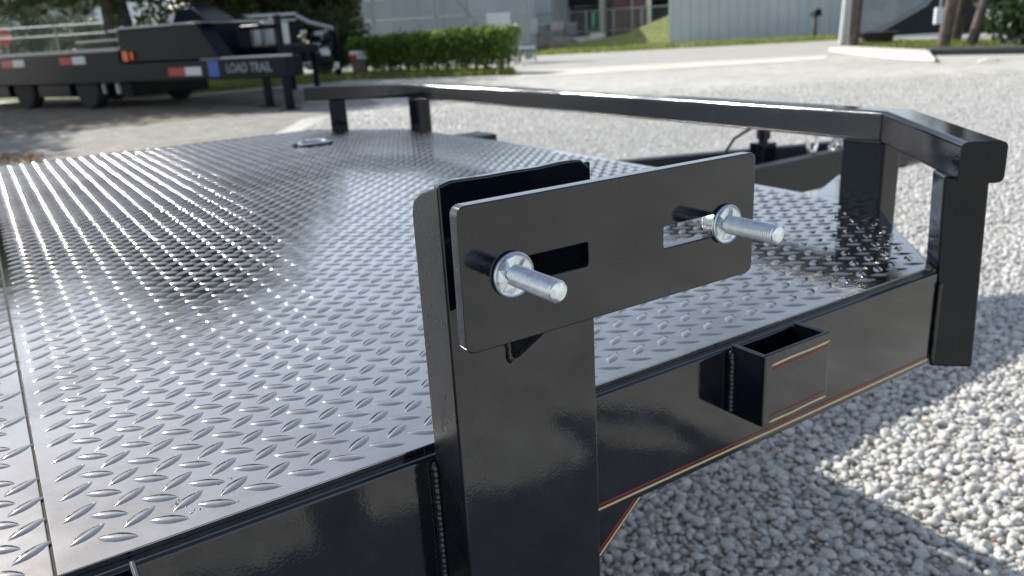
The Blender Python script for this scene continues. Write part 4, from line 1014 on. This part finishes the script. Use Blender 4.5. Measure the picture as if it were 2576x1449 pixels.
# valve pipe
p = gnd(2537, 126); t = empty("valve_pipe", p, "small grey valve pipe standing before the dark tree", "pipe")
m = MB(); m.tube([p, p + V((0, 0, 0.30))], 0.06, 10); m.build("riser", PIPE, t, smooth=True)
m = MB(); m.ball(p + V((0, 0, 0.34)), 0.09, (1, 1, 0.8), 10, 6); m.tube([p + V((0, 0, 0.2)), p + rth * 0.35 + V((0, 0, 0.30))], 0.05, 8); m.build("valve", PIPE, t, smooth=True)
# kerbs and apron
m = MB(); m.prism([gnd(x, y, 0.0) for x, y in ((2085, 130), (2120, 124), (2335, 136), (2352, 158), (2240, 152))], (0, 0, 0.10)); tag(m.build("kerb_apron", CONC, bevel=0.03), kind="structure")
m = MB(); m.prism([gnd(x, y, 0.0) for x, y in ((2320, 134), (2338, 140), (2700, 134), (2700, 128))], (0, 0, 0.13)); tag(m.build("kerb", CURBD, bevel=0.02), kind="structure")
p = gnd(2486, 156); t = empty("plastic_scrap", p, "small curved white scrap lying on the gravel at right", "scrap")
m = MB()
for k in range(7):
    s0, s1 = k / 7, (k + 1) / 7; f = lambda s: p + rth * (s * 0.34 - 0.17) - fwh * 0.10 * s + V((0, 0, 0.012 + 0.05 * math.sin(3.1 * s)))
    m.obox(f(s0), f(s1) - f(s0), fwh * 0.09, (0, 0, 0.006))
m.build("sheet", WHITEP, t)
# fallen leaves on the left
m = leaves(lambda n, rd: np.array([list(gnd(float(a), float(b))) for a, b in zip(rd.uniform(-60, 110, n), rd.uniform(390, 412, n))]) + np.array([0, 0, 0.01]), 260, 0.03, 77)
tag(m.build("leaf_litter", mat("dry_leaf", (0.40, 0.25, 0.12), 0.8, build=var((0.34, 0.21, 0.10), (0.50, 0.34, 0.18), 12))), "dry orange leaf litter beyond the far deck edge", "leaves", kind="stuff")

# ------------------------------------------------------------------ trees
tree(gnd(328, 232).xy, 8.0, 5.6, 0.40, 36000, LEAF_T, "thick-trunked tree rising behind the gooseneck trailer", 21, 0.42, leaf=0.13, nclump=60, squash=0.45)
tree(V((-3.2, 22.0)), 8.0, 4.4, 0.34, 16000, LEAF_T, "broad tree at the far left shading the gravel", 33, 0.45, leaf=0.11, nclump=34, squash=0.8)
tree(at(110, 150, 56).xy, 8.0, 5.0, 0.22, 18000, LEAF_T, "loose grey-green tree behind the left end of the gooseneck trailer", 45, 0.30, leaf=0.09, nclump=36, squash=0.9)
tree(gnd(620, 200).xy, 5.8, 3.8, 0.22, 16000, LEAF_T, "leafy tree behind the hydraulic box of the gooseneck trailer", 51, 0.34, leaf=0.09, nclump=32, squash=0.85)
tree(V((12.5, 42.0)), 9.0, 5.0, 0.25, 16000, LEAF_T, "tall added tree far behind the hydraulic box, above the fence", 61, 0.36, leaf=0.12, nclump=34, squash=0.85)  # tree added to close a bright sky gap mirrored in the deck
tree(gnd(815, 190).xy + V((0.2, 0.5)), 5.0, 2.3, 0.2, 20000, LEAF_T, "dark tree left of the pale warehouse", 57, 0.36, leaf=0.085, nclump=30, squash=0.95)
tree(gnd(2520, 108).xy + V((1.2, 0.2)), 6.0, 2.6, 0.2, 24000, LEAF_D, "dense dark evergreen tree at the top right corner", 69, 0.30, leaf=0.075, nclump=44, squash=1.1)
tree(gnd(2690, 112).xy, 6.0, 2.6, 0.2, 16000, LEAF_D, "second dark evergreen just beyond the right edge", 71, 0.30, leaf=0.08, nclump=36, squash=1.1)

def shrub(px, py, r, h, label, seed, material=LEAF_T, n=5000):
    p = gnd(px, py); rd = np.random.default_rng(seed); t = empty("shrub", p, label, "shrub")
    cs = [[p.x + rd.normal() * r * 0.5, p.y + rd.normal() * r * 0.5, h * rd.uniform(0.2, 0.8)] for k in range(14)]
    leaves(clumps(cs, [r * 0.45] * 14), n, 0.07, seed).build("foliage", material, t)
    m = MB()
    for c in cs[:6]: m.tube([p, (p + V(c)) / 2 + V((0.05, 0, 0)), V(c)], [0.03, 0.02, 0.01], 5)
    m.build("stems", BARK, t)
shrub(255, 196, 1.5, 3.0, "dark bushy shrub behind the tape strips of the gooseneck trailer", 91)
shrub(205, 192, 1.2, 2.4, "loose shrub behind the far left deck of the gooseneck trailer", 93)
shrub(560, 200, 1.4, 2.6, "green shrub seen through the hydraulic canisters", 95, LEAF_T)
shrub(850, 190, 1.1, 2.4, "shrub between the dark tree and the hedge", 97, LEAF_T)
shrub(2572, 113, 1.05, 2.3, "dense dark evergreen bush beside the short timber pole", 101, LEAF_D, 16000)
shrub(2680, 118, 1.4, 2.4, "dark evergreen bush at the right edge", 103, LEAF_D, 14000)
